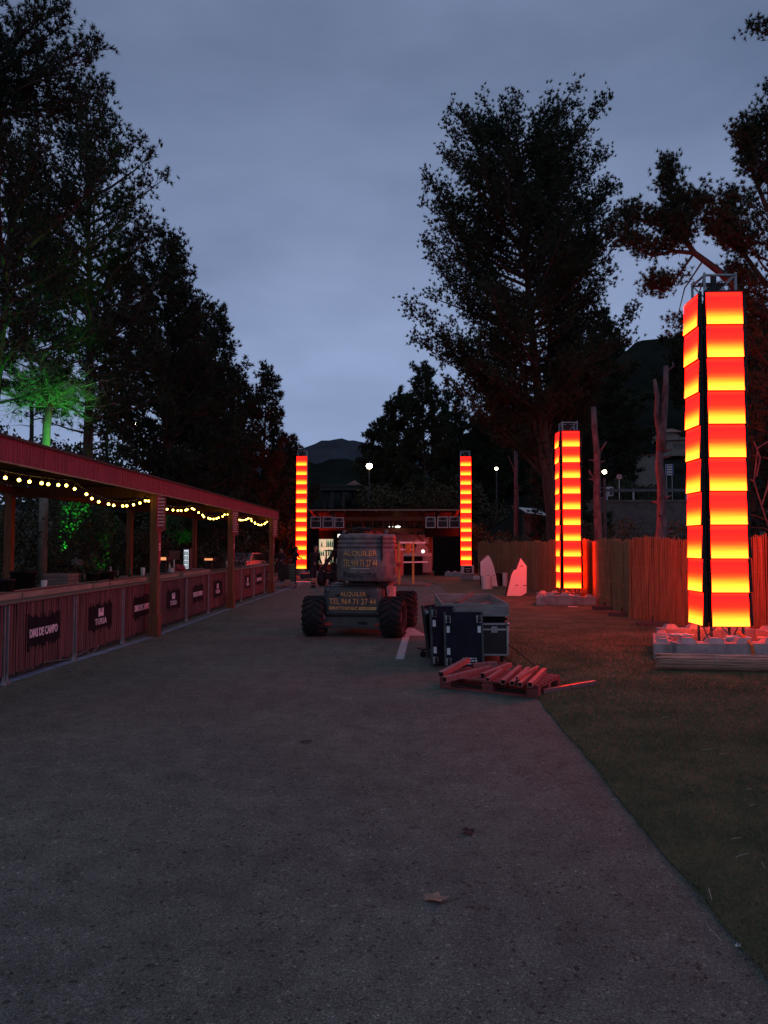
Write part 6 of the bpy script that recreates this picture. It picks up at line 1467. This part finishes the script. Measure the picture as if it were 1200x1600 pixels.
# bushes
def bush(label, x, y, z, rx, ry, rz_, n, size, group, m='leaf', lumps=16):
    t = thing('bush', label, 'bush', (x, y, z), 0, group); inst('foliage', leaves(blob_points((0, 0, rz_*.7), (rx, ry, rz_), n, lumps), size, m, 'foliage'), t)
    b_ = MB()
    for k in range(6): a = k*1.05; b_.tube([(0, 0, -.2), (rx*.3*math.cos(a), ry*.3*math.sin(a), rz_*.6), (rx*.6*math.cos(a), ry*.6*math.sin(a), rz_*1.1)], [.04, .025, .01], 4)
    b_.build('stems', 'bark', t); return t
bl = [('leafy bush over the nearest counters at the picture edge', -10.0, 11.5, .2, 1.6, 1.6, 1.7, 5200, .085), ('bush on the bank catching a little green light, before the nearest post', -10.2, 15.4, .3, 1.8, 1.6, 1.8, 6000, .095),
 ('bush lit green behind the nearest bar post', -9.9, 18.6, .3, 1.6, 1.7, 2.1, 6000, .10), ('bright green leafed shrub top showing above the cane fascia', -9.4, 20.9, .3, 1.25, 1.2, 2.55, 6500, .10),
 ('bush behind the bar halfway to the middle post', -9.6, 23.5, .1, 1.9, 1.8, 1.9, 5200, .12), ('bush behind the middle bar post', -9.8, 27.0, 0, 2.0, 2.0, 2.1, 5000, .13),
 ('bush behind the far end of the bar', -9.6, 31.0, 0, 2.1, 2.1, 2.0, 4500, .15), ('wide dark bush beyond the far end of the bar', -9.2, 35.5, 0, 2.2, 2.2, 2.1, 4500, .16), ('dark bush reaching the bar side far tower', -9.0, 41, 0, 2.4, 2.2, 2.4, 4200, .18),
 ('tall dark bush between bar end and far tower', -7.9, 46, 0, 2.3, 2.0, 2.3, 4000, .2), ('high dark bush on the bank over the nearest counters', -12.6, 13.5, 1.6, 2.0, 2.2, 2.1, 5200, .11), ('high dark bush on the bank behind the thick trunk', -13.2, 24.5, 1.6, 2.4, 2.6, 2.3, 5000, .14),
 ('high dark bush on the bank above the middle of the bar', -12.4, 30.5, 1.2, 2.6, 2.6, 2.8, 4800, .16), ('far dark bush high on the bank', -13, 38, 1.2, 3.0, 2.6, 3.0, 4500, .2), ('tall far bush on the bank between the thick trunk and the lit tree', -20.5, 34, 3.0, 4.0, 2.4, 3.0, 4200, .24), ('tall far bush on the bank behind the middle of the canopy', -17.5, 42, 3.0, 4.2, 2.6, 3.2, 4200, .26), ('far bush at the picture edge behind the lit tree', -17.5, 25, 2.6, 2.6, 2.2, 2.2, 4200, .18)]
for a in bl: bush(*a, 'bushes on the bank behind the bar')
br_ = [('dark bush behind the reed fence under the shed roof', tx(800, 40), 40, 0, 2.2, 1.6, 1.5, 4200, .16), ('leafy bush over the fence between bend tower and bare trunk', tx(915, 33), 33, 0, 1.9, 1.5, 1.7, 4600, .14),
 ('leafy bush peeping over the reed fence beside the forked trunk', tx(995, 27), 27, 0, 1.7, 1.2, 1.45, 4600, .11), ('dark bush behind the fence close to the nearest tower', tx(1075, 24), 24, 0, 1.6, 1.3, 1.4, 4200, .11),
 ('shrub growing over the ochre garden wall', tx(1005, 62), 62, 3.4, 3.0, 1.8, 2.6, 4500, .22), ('shrub beside the guard rail above the retaining wall', tx(985, 52), 52, 3.6, 2.2, 1.5, 1.6, 3800, .18), ('dark bush behind the far end of the reed fence', tx(745, 46), 46, 0, 2.2, 1.6, 1.9, 4000, .18)]
for a in br_: bush(*a, 'bushes behind the reed fence')
bm3 = [('dark bush behind the pavilion roof at the bar side', tx(510, 56), 56, 0, 2.6, 2, 2.6, 3800, .24), ('dark bush behind the middle of the pavilion roof', tx(600, 58), 58, 0, 3.4, 2.2, 4.0, 5200, .26), ('tall dark bush behind the fence side of the pavilion', tx(670, 58), 58, 0, 3.4, 2.2, 4.8, 5600, .26), ('dark bush right behind the fence side far tower', tx(735, 58), 58, 0, 3.2, 2.2, 4.6, 5000, .26)]
for a in bm3: bush(*a, 'dark bushes behind the pavilion', lumps=26)
